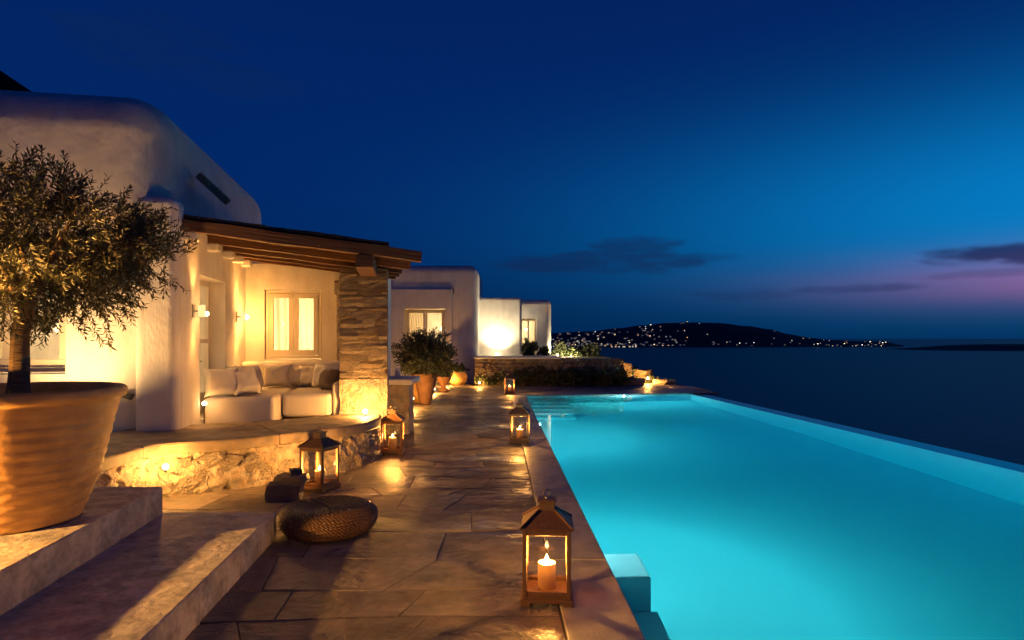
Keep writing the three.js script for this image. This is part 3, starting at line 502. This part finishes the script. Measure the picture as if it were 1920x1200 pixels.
// large olive in a broad clay pot
{
  const PX = -3.2, PD = 4.12, PY = 0.432;
  const p = thing('clay_pot', 'very large ribbed terracotta pot on the upper step', 'pot', PX, PY, PD);
  const prof = [[0.0, 0], [0.34, 0], [0.365, 0.02], [0.40, 0.1], [0.455, 0.25], [0.5, 0.42], [0.54, 0.6], [0.57, 0.72], [0.582, 0.765], [0.59, 0.775], [0.615, 0.79], [0.626, 0.815], [0.62, 0.845], [0.6, 0.858], [0.575, 0.85], [0.555, 0.82], [0.53, 0.74]];
  const cvp = new THREE.CatmullRomCurve3(prof.map(([x, y]) => V(x, y, 0)), false, 'catmullrom', 0.2).getSpacedPoints(150).map((q, i) => [q.x + (q.y < 0.77 && q.x > 0.36 && i < 110 ? 0.0035 * Math.sin(q.y * 95 + 2 * n3(q.y * 6, 1, 1)) : 0), q.y]);
  const g = lathe(cvp, 72), uvA = g.attributes.uv; for (let i = 0; i < uvA.count; i++) uvA.setXY(i, uvA.getX(i) * 3, uvA.getY(i) * 1.6);
  const pos = g.attributes.position; for (let i = 0; i < pos.count; i++) { const x = pos.getX(i), y = pos.getY(i), z = pos.getZ(i), k = 1 + 0.012 * n3(x * 2, y * 3, z * 2); pos.setXYZ(i, x * k, y, z * k); } g.computeVertexNormals();
  part('body', g, M.clay, p); const soil = new THREE.CircleGeometry(0.548, 40); soil.rotateX(-Math.PI / 2); part('soil', soil, M.soil, p, 0, 0.775, 0);
  const T = thing('olive_tree', 'round clipped olive tree growing in the large terracotta pot', 'tree', PX, PY + 0.775, PD);
  const ctr = V(0.03, 1.0, -0.02);
  part('trunk', limb([V(0.015, -0.05, 0), V(0.03, 0.2, 0), V(0.045, 0.42, 0.01), V(0.075, 0.62, 0), V(0.1, 0.82, -0.02)], [0.075, 0.06, 0.052, 0.05, 0.042], 10, 16), M.bark, T);
  const limbs = []; for (let k = 0; k < 11; k++) { const a = k * 0.571 + 0.3, r = rr(0.4, 0.62), y = rr(0.85, 1.35); limbs.push(limb([V(0.07, 0.5 + 0.03 * k, 0), V(0.07 + Math.cos(a) * r * 0.45, lerp(0.6, y, 0.55), Math.sin(a) * r * 0.45), V(Math.cos(a) * r, y, Math.sin(a) * r)], [0.028, 0.018, 0.007], 6, 8)); }
  part('limb', merge(limbs), M.bark, T); T.children[1].userData.kind = 'stuff';
  const [lf, tw] = crown(ctr, 0.9, 0.62, 0.86, 2500, 19, 0.047, 0.0125, [0.11, 0.115, 0.05], { gaps: true, lump: 0.16, twig: 0.24, droop: 0.25, seed: 3.1 });
  const [lf2, tw2] = crown(V(0.78, 0.98, 0.02), 0.32, 0.3, 0.4, 260, 17, 0.047, 0.0125, [0.11, 0.115, 0.05], { gaps: true, lump: 0.2, twig: 0.24, droop: 0.3, seed: 8.1 });
  const cr = part('crown', mergeGeometries([lf, lf2]), M.leaf, T); cr.userData.kind = 'stuff'; part('twigs', merge([tw, tw2]), M.bark, cr).userData.kind = 'stuff';
}
function shrub(name, label, x, y, d, rx, ry, twigs, L, tint, o = {}, group) {
  const t = thing(name, label, o.cat ?? 'shrub', x, y, d, 0, group);
  const [lf, tw] = crown(V(0, ry * 0.82 + (o.stem ?? 0), 0), rx, ry, o.rz ?? rx, twigs, o.per ?? 13, L, L * (o.ratio ?? 0.38), tint, { twig: rx * 0.4, twigR: 0.004, seed: x * 3 + d, lump: 0.2, ...o });
  const f = part('foliage', lf, M.leaf, t); f.userData.kind = 'stuff';
  const st = []; for (let k = 0; k < 5; k++) { const a = k * 1.26; st.push(limb([V(0, -0.06, 0), V(Math.cos(a) * rx * 0.25, ry * 0.5, Math.sin(a) * rx * 0.25), V(Math.cos(a) * rx * 0.5, ry * 1.1, Math.sin(a) * rx * 0.5)], [0.03, 0.02, 0.008], 5, 6)); }
  if (tw) st.push(tw); part('stem', merge(st), M.bark, t); return t;
}
const GREEN = [0.065, 0.09, 0.025], DARK = GREEN, YELLOW = GREEN;
function pot(label, x, d, pts, m, group) { const p = thing('plant_pot', label, 'pot', x, 0, d, 0, group); part('body', lathe(pts, 32), m, p); const top = pts.reduce((a, q) => (q[1] > a[1] ? q : a)); const s = new THREE.CircleGeometry(top[0] * 0.88, 24); s.rotateX(-Math.PI / 2); part('soil', s, M.soil, p, 0, top[1] - 0.05, 0); return p; }
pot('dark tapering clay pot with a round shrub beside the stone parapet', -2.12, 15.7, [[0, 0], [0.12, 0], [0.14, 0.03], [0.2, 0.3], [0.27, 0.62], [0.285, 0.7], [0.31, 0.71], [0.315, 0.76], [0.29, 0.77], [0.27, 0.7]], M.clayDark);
shrub('round_shrub', 'large round leafy shrub in the tapering clay pot', -2.12, 0.7, 15.7, 0.8, 0.66, 1000, 0.07, GREEN, { stem: -0.02, half: false, lump: 0.12 });
pot('round bellied clay urn half hidden behind the tapering pot', -2.36, 16.1, [[0, 0], [0.13, 0], [0.24, 0.15], [0.31, 0.36], [0.27, 0.56], [0.17, 0.66], [0.19, 0.72], [0.15, 0.72]], M.clay);
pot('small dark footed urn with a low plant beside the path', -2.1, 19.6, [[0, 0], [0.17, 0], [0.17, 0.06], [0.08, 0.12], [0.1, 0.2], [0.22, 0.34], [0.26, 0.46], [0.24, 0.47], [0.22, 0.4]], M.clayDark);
shrub('low_plant', 'small spiky plant growing in the footed urn', -2.1, 0.43, 19.6, 0.3, 0.24, 60, 0.1, GREEN, { stem: 0, cat: 'plant' });
pot('squat clay jar at the foot of the white annex', -1.9, 22.4, [[0, 0], [0.2, 0], [0.32, 0.14], [0.35, 0.3], [0.26, 0.46], [0.2, 0.48], [0.18, 0.44]], M.clay);
shrub('low_plant', 'small spiky plant growing in the squat jar by the annex', -1.9, 0.42, 22.4, 0.32, 0.2, 60, 0.1, GREEN, { stem: 0, cat: 'plant' });
shrub('low_plant', 'pale low plant at the corner of the retaining wall', -1.0, 0, 21.9, 0.34, 0.2, 70, 0.09, YELLOW, { stem: 0.02, cat: 'plant' });
shrub('low_plant', 'low dark plant against the retaining wall behind the farthest lantern', -0.3, 0, 21.95, 0.4, 0.26, 80, 0.09, GREEN, { cat: 'plant' });
shrub('low_plant', 'low dark plant between the farthest lantern and the hedge', 0.38, 0, 22.0, 0.38, 0.34, 90, 0.09, GREEN, { cat: 'plant' });
shrub('terrace_shrub', 'dark leafy shrub in front of the cottage doorway', 0.66, 0.96, 24.2, 0.32, 0.34, 130, 0.1, GREEN, {});
shrub('terrace_shrub', 'low shrub at the right corner of the cottage', 1.25, 0.96, 24.4, 0.26, 0.2, 70, 0.09, GREEN, {});
[[1.95, 0.35, 0.36, YELLOW, 'bright yellow green bush nearest the cottage corner'], [2.55, 0.45, 0.3, DARK, 'dark bush between the two lit terrace bushes'], [3.2, 0.42, 0.36, YELLOW, 'lit green bush at the right end of the terrace']].forEach(([x, rx, ry, c, l]) => shrub('terrace_bush', l, x, 0.8, 26.0, rx, ry, 130, 0.1, c, {}, 'bushes on the raised terrace'));
shrub('slope_bush', 'small lit bush stepping down the slope from the terrace', 4.25, 0.45, 26.4, 0.34, 0.2, 80, 0.09, YELLOW, {});
shrub('slope_bush', 'lit bush lowest in the row below the terrace', 4.75, 0.15, 25.6, 0.3, 0.2, 80, 0.09, YELLOW, {});
const hedge = ['first dark shrub of the hedge below the terrace, nearest the lanterns', 'second dark shrub of the hedge below the terrace', 'third dark shrub of the hedge below the terrace', 'fourth dark shrub of the hedge below the terrace', 'fifth dark shrub of the hedge below the terrace', 'last dark shrub of the hedge, beside the lit stones'];
hedge.forEach((l, k) => shrub('hedge_shrub', l, 0.95 + k * 0.56, -0.05, 22.05 + 0.1 * (k % 2), 0.36, 0.42 - 0.012 * k, 120, 0.085, DARK, {}, 'dark hedge shrubs below the terrace'));
[[4.5, 23.2, 0.36, 0.3, 'dark shrub left of the garden lamp on the slope'], [5.15, 23.6, 0.4, 0.3, 'dark shrub right of the garden lamp on the slope'], [5.8, 23.4, 0.45, 0.22, 'low dark shrub at the tip of the slope']].forEach(([x, d, rx, ry, l]) => shrub('slope_shrub', l, x, -0.3, d, rx, ry, 120, 0.085, DARK, {}, 'shrubs on the slope beyond the pool'));
// terraced stones on the slope
[[4.15, 24.4, 0.5, 'flat topped boulder at the upper edge of the slope'], [4.95, 24.2, 0.34, 'lit boulder above the garden lamp'], [5.45, 22.9, 0.12, 'low lit stone edging the tip of the slope'], [4.4, 22.7, 0.15, 'low stone beside the last hedge shrub']].forEach(([x, d, y, l], k) => { const b = single('boulder', l, 'boulder', rockSet[k + 2], M.rubble2, x, y - 0.1, d, k, 'boulders on the slope'); b.scale.set([0.8, 0.8, 1.0, 0.6][k], [0.6, 0.55, 0.24, 0.4][k], 0.6); });

// ---------------------------------------------------------------- lanterns and candles
function flameGeo(h) { return lathe([[0, 0], [0.22 * h, 0.14 * h], [0.27 * h, 0.3 * h], [0.2 * h, 0.55 * h], [0.09 * h, 0.8 * h], [0, h]], 14); }
function lantern(x, d, turn, m, label, candleLabel, I, ch = 0.2, cr = 0.052, s = 1) {
  const L = thing('candle_lantern', label, 'lantern', x, 0.004, d, turn, 'candle lanterns along the path'); L.scale.setScalar(s);
  const W = 0.29, H = W / 2, q = 0.026;
  part('base', merge([rbox(W + 0.03, 0.022, W + 0.03, 0.004).translate(0, 0.034, 0), rbox(W, 0.014, W, 0.003).translate(0, 0.05, 0)]), m, L);
  for (const a of [-1, 1]) for (const b of [-1, 1]) {
    part('foot', rbox(0.06, 0.024, 0.06, 0.005).translate(a * (H - 0.018), 0.012, b * (H - 0.018)), m, L);
    part('post', rbox(q, 0.4, q, 0.004).translate(a * (H - q / 2), 0.256, b * (H - q / 2)), m, L);
  }
  for (const [a, b] of [[0, 1], [0, -1], [1, 0], [-1, 0]]) {
    const w = W - 2 * q, gx = a * (H - q / 2), gz = b * (H - q / 2), bw = a ? q * 0.8 : w, bd = a ? w : q * 0.8;
    part('bottom_rail', rbox(bw, 0.03, bd, 0.004).translate(gx, 0.072, gz), m, L); part('top_rail', rbox(bw, 0.034, bd, 0.004).translate(gx, 0.438, gz), m, L);
    part('glass_pane', new THREE.BoxGeometry(a ? 0.003 : w, 0.334, a ? w : 0.003).translate(gx, 0.254, gz), M.pane, L);
  }
  const roofs = []; const fr = new THREE.CylinderGeometry(0.052 * 1.414, (H + 0.012) * 1.414, 0.085, 4, 1); fr.rotateY(Math.PI / 4); roofs.push(fr.toNonIndexed().translate(0, 0.505, 0)); roofs[0].computeVertexNormals();
  roofs.push(rbox(W + 0.03, 0.012, W + 0.03, 0.003).translate(0, 0.461, 0));
  for (const a of [-1, 1]) for (const b of [-1, 1]) roofs.push(tube([V(a * 0.157, 0.466, b * 0.157), V(a * 0.105, 0.508, b * 0.105), V(a * 0.052, 0.55, b * 0.052)], 0.007, 4, 5));
  const roof = part('roof', merge(roofs), m, L);
  part('chimney', merge([rbox(0.1, 0.062, 0.1, 0.005).translate(0, 0.572, 0), rbox(0.12, 0.014, 0.12, 0.004).translate(0, 0.606, 0)]), m, roof);
  part('ring_handle', merge([new THREE.TorusGeometry(0.024, 0.005, 8, 20).translate(0, 0.644, 0), new THREE.CylinderGeometry(0.01, 0.014, 0.02, 10).translate(0, 0.618, 0)]), M.metal, L, 0, 0, 0, 0.6);
  const c = thing('pillar_candle', candleLabel, 'candle', x, 0.004 + 0.058 * s, d, turn, 'candles in the lanterns'); c.scale.setScalar(s);
  part('wax', lathe([[0, 0], [cr, 0], [cr, ch], [cr * 0.94, ch + 0.004], [cr * 0.8, ch - 0.004], [0, ch - 0.01]], 28), M.wax, c);
  part('wick', new THREE.CylinderGeometry(0.0015, 0.0015, 0.02, 5).translate(0, ch, 0), M.black, c);
  part('flame', flameGeo(0.056), G_flame, c, 0, ch + 0.002, 0);
  point(c, 0, ch + 0.024, 0, CANDLE, I, 0.6);
  return L;
}
lantern(0.215, 3.96, -0.06, M.lantern, 'nearest wooden lantern with a ring on top, on the pool coping', 'thick burning candle inside the nearest lantern', 4.2, 0.155, 0.055);
lantern(-2.05, 6.82, -0.36, M.lantern, 'dark lantern beside the stacked stones in front of the seat wall', 'burning candle in the lantern beside the stacked stones', 4.6, 0.14);
lantern(-1.675, 8.98, 0.05, M.lantern, 'dark lantern at the end of the seat wall below the pillar', 'burning candle in the lantern below the pillar', 4.4, 0.16, 0.06);
lantern(0.12, 9.86, -0.1, M.lanternOld, 'brass coloured lantern halfway along the pool coping', 'burning candle in the brass lantern halfway along the pool', 3.4, 0.15);
lantern(-0.065, 18.7, 0.1, M.lantern, 'farthest lantern, at the far corner of the pool', 'burning candle in the farthest lantern', 4.5, 0.15);

// ---------------------------------------------------------------- small garden and wall lamps
function gardenLamp(name, label, x, y, d, o = {}) {       // small black spike spot with a glowing lens
  const g = thing(name, label, 'lamp', x, y, d, o.turn ?? 0, o.group), r = o.r ?? 0.035;
  part('stem', new THREE.CylinderGeometry(0.008, 0.008, o.h ?? 0.06, 8).translate(0, (o.h ?? 0.06) / 2, 0), M.black, g);
  part('housing', lathe([[0, -0.02], [0.012, -0.02], [r * 0.45, 0], [r * 0.4, 0.004]], 16), M.black, g, 0, o.h ?? 0.06, 0);
  part('bulb', new THREE.SphereGeometry(r, 14, 10), G_lamp, g, 0, (o.h ?? 0.06) + r * 0.9, 0);
  if (o.arm) part('arm', tube([V(0, 0, 0), V(o.arm[0] * 0.6, 0.01, o.arm[2] * 0.6), V(...o.arm)], 0.007, 6, 5), M.black, g);
  const py = (o.h ?? 0.06) + r * 0.9;
  if (o.to) spot(g, V(0, py, 0), V(...o.to), o.color ?? AMBER, o.I, o.angle ?? 0.9, 0.8, o.soft ?? 1.5); 
  if (o.P) point(g, 0, py, 0, o.color ?? AMBER, o.P, o.soft ?? 1.5);
  return g;
}
gardenLamp('garden_lamp', 'small bright garden lamp in the corner of the rubble seat wall', -3.4, 0.3, 6.28, { h: 0.02, P: 2.8, r: 0.03, arm: [-0.16, 0.0, -0.2] });
gardenLamp('wall_uplight', 'uplight at the foot of the white house wall behind the clay pot', -4.85, 0.55, 6.6, { h: 0.16, to: [-0.05, 2.6, -0.72], I: 20, angle: 1.2, color: C(1, 0.56, 0.2) });
gardenLamp('pillar_uplight', 'bright uplight on the end of the seat wall at the foot of the pillar', -2.0, 0.552, 8.72, { h: 0.03, P: 5.5, color: WARM });
gardenLamp('path_lamp', 'small path lamp left of the tapering clay pot', -2.3, 0, 14.8, { h: 0.2, P: 4, group: 'small path lamps' });
gardenLamp('path_lamp', 'small path lamp behind the footed urn', -2.3, 0, 18.9, { h: 0.1, P: 3.5, group: 'small path lamps' });
gardenLamp('path_lamp', 'small path lamp in front of the white annex', -2.25, 0, 21.8, { h: 0.12, P: 7, group: 'small path lamps' });
gardenLamp('path_lamp', 'small path lamp at the left end of the retaining wall', -1.1, 0, 21.6, { h: 0.1, P: 4, group: 'small path lamps' });
gardenLamp('floodlight', 'floodlight on the terrace shining up the cottage wall', -0.58, 0.985, 24.5, { h: 0.02, r: 0.05, P: 0.9, to: [0.12, 2.2, -0.42], I: 24, angle: 1.15, color: C(1, 0.78, 0.45) });
gardenLamp('floodlight', 'floodlight beyond the right corner of the cottage', 1.78, 0.9, 25.1, { h: 0.03, r: 0.05, P: 7, color: C(1, 0.78, 0.45) });
gardenLamp('bush_lamp', 'low lamp among the terrace bushes', 2.35, 0.85, 25.5, { h: 0.03, P: 8, color: C(1, 0.75, 0.38) });
gardenLamp('bush_lamp', 'low lamp by the lowest lit bush of the slope', 4.6, 0.18, 25.2, { h: 0.05, P: 4, color: C(1, 0.75, 0.38) });
gardenLamp('slope_lamp', 'bright garden lamp among the boulders beyond the pool', 4.88, -0.05, 23.0, { h: 0.2, P: 12, r: 0.05 });
gardenLamp('pot_lamp', 'garden lamp standing left of the large clay pot', -4.3, 0.43, 2.6, { h: 0.55, to: [1.7, -0.1, -1.3], I: 80, angle: 0.78, r: 0.05, soft: 2 });
gardenLamp('tree_uplight', 'uplight on the upper step left of the large clay pot', -3.98, 0.43, 3.15, { h: 0.06, P: 2, r: 0.05, soft: 2, to: [0.8, 1.75, -0.95], I: 130, angle: 0.62 });
gardenLamp('porch_lamp', 'tiny lamp beside the sofa at the porch corner', ...(() => { const [x, , d] = toWorld(0.06, 0, 0.6); return [x, 0.45, d]; })(), { h: 0.3, r: 0.03, P: 0.28, color: WARM });
{
  const [x, , d] = toWorld(-0.62, 0, -0.02), g = thing('wall_spotlight', 'small unlit black spotlight on the white house wall', 'lamp', x, 0.94, d, HT);
  part('bracket', rbox(0.03, 0.05, 0.05, 0.006), M.black, g, 0, 0, 0.03); part('housing', at(new THREE.CylinderGeometry(0.03, 0.04, 0.14, 14), 0.03, 0.01, 0.08, 0, 0, 1.3), M.black, g);
}
function sconce(label, s, I, side) {
  const [x, , d] = toWorld(0, 0, s), g = thing('wall_sconce', label, 'lamp', x, 1.95, d, HT, 'sconces on the porch wall');
  part('back_plate', rbox(0.014, 0.16, 0.08, 0.004), M.metal, g, 0.008, 0, 0);
  part('arm', rbox(0.07, 0.02, 0.02, 0.004), M.metal, g, 0.045, 0, 0);
  part('shade', new THREE.CylinderGeometry(0.042, 0.042, 0.15, 20, 1, true), G_shade, g, 0.1, 0, 0);
  part('bulb', new THREE.CylinderGeometry(0.03, 0.03, 0.11, 14), G_lamp, g, 0.1, 0, 0);
  spot(g, V(0.1, 0.085, 0), V(0.04, 2, 0), WARM, I, 0.5, 0.8, 1); spot(g, V(0.1, -0.085, 0), V(0.04, -2, 0), WARM, I, 0.5, 0.8, 1);
  if (side) { const b = part('glass_globe', new THREE.SphereGeometry(0.04, 14, 10), G_lamp, g, 0.12, 0.0, -0.13); point(g, 0.12, 0, -0.13, WARM, side, 2); }
  else { part('glass_globe', new THREE.SphereGeometry(0.03, 14, 10), G_lamp, g, 0.13, -0.03, -0.1); point(g, 0.13, -0.03, -0.1, WARM, 0.7, 1.5); }
}
sconce('wall sconce nearest the house corner, left of the porch door', 0.35, 3.8, 0);
sconce('bright wall sconce between the porch door and the bright window', 2.46, 5, 3.0);

// ---------------------------------------------------------------- porch furniture
{
  const [x, , d] = toWorld(0, 0, 0), s = thing('corner_sofa', 'low white built-in corner sofa on the porch', 'sofa', x, 0.45, d, HT);
  part('left_seat', boxUV(rbox(0.88, 0.385, 1.94, 0.06, 5).translate(0.45, 0.195, -1.68)), M.cloth, s);
  part('back_seat', boxUV(rbox(0.66, 0.33, 1.48, 0.06, 5).translate(1.24, 0.225, -1.91)), M.cloth, s);
  part('base', boxUV(rbox(0.6, 0.06, 1.3, 0.01, 1).translate(1.24, 0.03, -1.97)), M.wood, s);
  part('arm', boxUV(rbox(0.12, 0.53, 1.4, 0.05, 4).translate(1.64, 0.265, -1.93)), M.cloth, s);
}
function cushionGeo(w, h, t, k) {
  const N = 14, g = new THREE.BoxGeometry(1, 1, 1, N, N, 4), p = g.attributes.position;
  for (let i = 0; i < p.count; i++) {
    const x = p.getX(i) * 2, y = p.getY(i) * 2, z = p.getZ(i) * 2, f = Math.pow(Math.max(0, (1 - x ** 4) * (1 - y ** 4)), 0.55), e = 1 - 0.17 * (1 - x * x) * Math.abs(y) ** 3 , e2 = 1 - 0.17 * (1 - y * y) * Math.abs(x) ** 3;
    p.setXYZ(i, x / 2 * w * e2 + 0.012 * n3(x * 2 + k, y * 2, 1), y / 2 * h * e + 0.012 * n3(x * 2, y * 2 + k, 5), z / 2 * (t * f + 0.012) + 0.03 * f * n3(x * 2.3 + k * 3, y * 2.3, z));
  }
  g.computeVertexNormals(); return boxUV(g);
}
[[0.2, 0.86, 0.5, 0.42, 0.5, -0.28, 'plump white cushion at the near end of the corner sofa'], [0.27, 1.22, 0.46, 0.4, 0.95, -0.3, 'second white cushion of the left row on the sofa'], [0.3, 1.56, 0.46, 0.42, 1.0, -0.3, 'third white cushion of the left row on the sofa'], [0.3, 1.94, 0.46, 0.42, 0.95, -0.28, 'fourth white cushion of the left row on the sofa'], [0.62, 2.42, 0.5, 0.42, 0.1, -0.2, 'white cushion in the inner corner of the sofa'], [0.46, 0.98, 0.42, 0.36, 0.75, -0.5, 'small white cushion lying before the near end cushion'], [0.9, 2.5, 0.4, 0.36, 0.05, -0.22, 'small white cushion in the middle of the back row'],
  [1.12, 2.46, 0.42, 0.38, -0.12, -0.25, 'left white cushion under the bright window'], [1.38, 2.2, 0.44, 0.42, -0.5, -0.25, 'upright white cushion at the right end of the sofa'], [1.5, 1.75, 0.36, 0.34, -1.0, -0.4, 'brown grey cushion leaning on the sofa arm']].forEach(([t, s, w, hh, ry, rx, l], k) => {
  const [x, , d] = toWorld(t, 0, s), m = single('cushion', l, 'cushion', cushionGeo(w * 0.92, hh * 0.95, 0.27, k * 2.7), k === 9 ? M.clothDark : M.cloth, x, 0.545 + 0.29 + hh * 0.47, d, 0, 'cushions on the corner sofa');
  m.rotation.order = 'YXZ'; m.rotation.set(rx, HT + ry, 0.06 * Math.sin(k * 3));
});
// coiled rope pouf
{
  const p = thing('rope_pouf', 'round braided rope pouf lying on the path beside the lower step', 'pouf', -1.535, 0.004, 5.36);
  const prof = new THREE.CatmullRomCurve3([V(0.03, 0.178, 0), V(0.14, 0.181, 0), V(0.24, 0.193, 0), V(0.32, 0.2, 0), V(0.375, 0.165, 0), V(0.39, 0.115, 0), V(0.375, 0.06, 0), V(0.33, 0.018, 0), V(0.26, 0.012, 0)]), coils = 26;
  part('core', lathe(prof.getSpacedPoints(40).map((q) => [Math.max(0.001, q.x - 0.008), Math.max(0.004, q.y - 0.006)]).concat([[0.001, 0.006]]), 48), M.clayDark, p);
  for (let c = 0; c <= coils; c++) {
    const q = prof.getPointAt(c / coils), n = Math.max(10, Math.round(q.x * 2 * Math.PI / 0.032)), R = 0.0102, list = [];
    for (const ph of [0, Math.PI]) {
      const pts = []; for (let i = 0; i < n * 6; i++) { const a = i / (n * 6) * Math.PI * 2, w = a * n / 2 + ph; pts.push(V(Math.cos(a) * (q.x + Math.cos(w) * R * 0.75), q.y + Math.sin(w) * R * 0.75, Math.sin(a) * (q.x + Math.cos(w) * R * 0.75))); }
      list.push(new THREE.TubeGeometry(new THREE.CatmullRomCurve3(pts, true), n * 5, R * 0.85, 5, true));
    }
    part('rope_coil', merge(list), M.rope, p);
  }
}
// stacked stones by the lantern
[[-2.28, 0.075, 6.42, 0.3, 0.15, 0.24, 0.2, 'dark squared stone at the bottom of the small stack beside the lantern'], [-2.22, 0.185, 6.45, 0.25, 0.08, 0.2, -0.1, 'flat stone on top of the small stack beside the lantern'], [-2.2, 0.25, 6.5, 0.1, 0.06, 0.09, 0.5, 'small knob of stone crowning the stack beside the lantern']].forEach(([x, y, d, a, b, c, r, l], k) => { const m = single('stone', l, 'stone', rockGeo(k + 60, 0.12, 0.1), M.mortar, x, y, d, r, 'stones stacked beside the lantern'); m.scale.set(a * 1.15, b * 1.2, c * 1.15); });
single('marble_block', 'small pale stone block standing on the parapet cap', 'block', boxUV(rbox(0.1, 0.2, 0.1, 0.012, 2)), M.plaster, -2.02, 1.03, 11.3, 0.2);

// ---------------------------------------------------------------- town across the bay
{
  const bodies = [[9, 6, 8], [12, 5, 8], [8, 8, 8], [14, 6, 9]].map(([w, h, d]) => new THREE.BoxGeometry(w, h + 6, d).translate(0, h / 2 - 3, 0)), wins = [[2.0, 1.2], [3, 1], [1.5, 1.4], [3.6, 1.2]].map(([w, h]) => new THREE.BoxGeometry(w, h, 0.4));
  const tones = [C(1, 0.8, 0.5), C(1, 0.68, 0.32), C(1, 0.92, 0.78), C(1, 0.45, 0.12)], glows = [0.5, 1.5, 5].map((s) => tones.map((c) => glow(c, s)));
  const place = (x, d, k, where) => {
    const tone = rnd() < 0.12 ? 3 : Math.floor(rnd() * 3), b = rnd(), bright = b < 0.5 ? 0 : b < 0.85 ? 1 : 2;
    const t = thing('town_house', `tiny far house ${where} with a ${['faint', 'clear', 'very bright'][bright]} ${['warm', 'amber', 'white', 'orange'][tone]} window`, 'house', x, farY(x, d) - 0.5, d, rr(-0.3, 0.3), 'lit houses of the town across the bay'), q = k % 4, dims = [[6, 8], [5, 8], [8, 8], [6, 9]][q];
    part('wall', bodies[q], M.farHouse, t); part('lit_window', wins[(k * 7 + 1) % 4], glows[bright][tone], t, 0, dims[0] * 0.62, dims[1] / 2 + 0.2);
  };
  let k = 0;
  for (let i = 0; i < 185; i++) { const d = SHORE + 6 + 330 * Math.pow(rnd(), 2.8), px = 1036 + 250 * Math.pow(rnd(), 1.25) * (1 - 0.35 * (d - SHORE) / 330); place((px - 960) / 1200 * d, d, k++, d < SHORE + 45 ? 'near the shore of the main town' : 'on the slope above the main town'); }
  for (let i = 0; i < 16; i++) { const d = SHORE + rr(60, 380), px = rr(1180, 1340); place((px - 960) / 1200 * d, d, k++, 'scattered up the dark hill'); }
  for (let i = 0; i < 12; i++) { const d = SHORE + rr(8, 60), px = rr(1330, 1450); place((px - 960) / 1200 * d, d, k++, 'at the foot of the dark hill'); }
  for (let i = 0; i < 48; i++) { const d = SHORE + rr(20, 300), px = 1440 + 225 * Math.pow(rnd(), 0.7); place((px - 960) / 1200 * d, d, k++, 'on the right hand headland'); }
  for (let i = 0; i < 8; i++) { const x = (1148 + i * 6.5 + rr(-2, 2) - 960) / 1200 * 2440, b = thing('moored_boat', 'tiny moored boat with a lit cabin in the row off the far town', 'boat', x, -30, 2440 + rr(-15, 15), rr(-0.5, 0.5), 'moored boats off the far town'); part('hull', new THREE.BoxGeometry(11, 2.4, 3.5).translate(0, 0.8, 0), M.farHouse, b); part('lit_cabin_window', new THREE.BoxGeometry(5, 1.4, 2.4).translate(0, 2.8, 0), glows[1][0], b); }
}

// ---------------------------------------------------------------- shadows on for all
scene.traverse((o) => { if (o.isMesh) { o.castShadow = true; o.receiveShadow = true; } });
renderer.render(scene, camera);
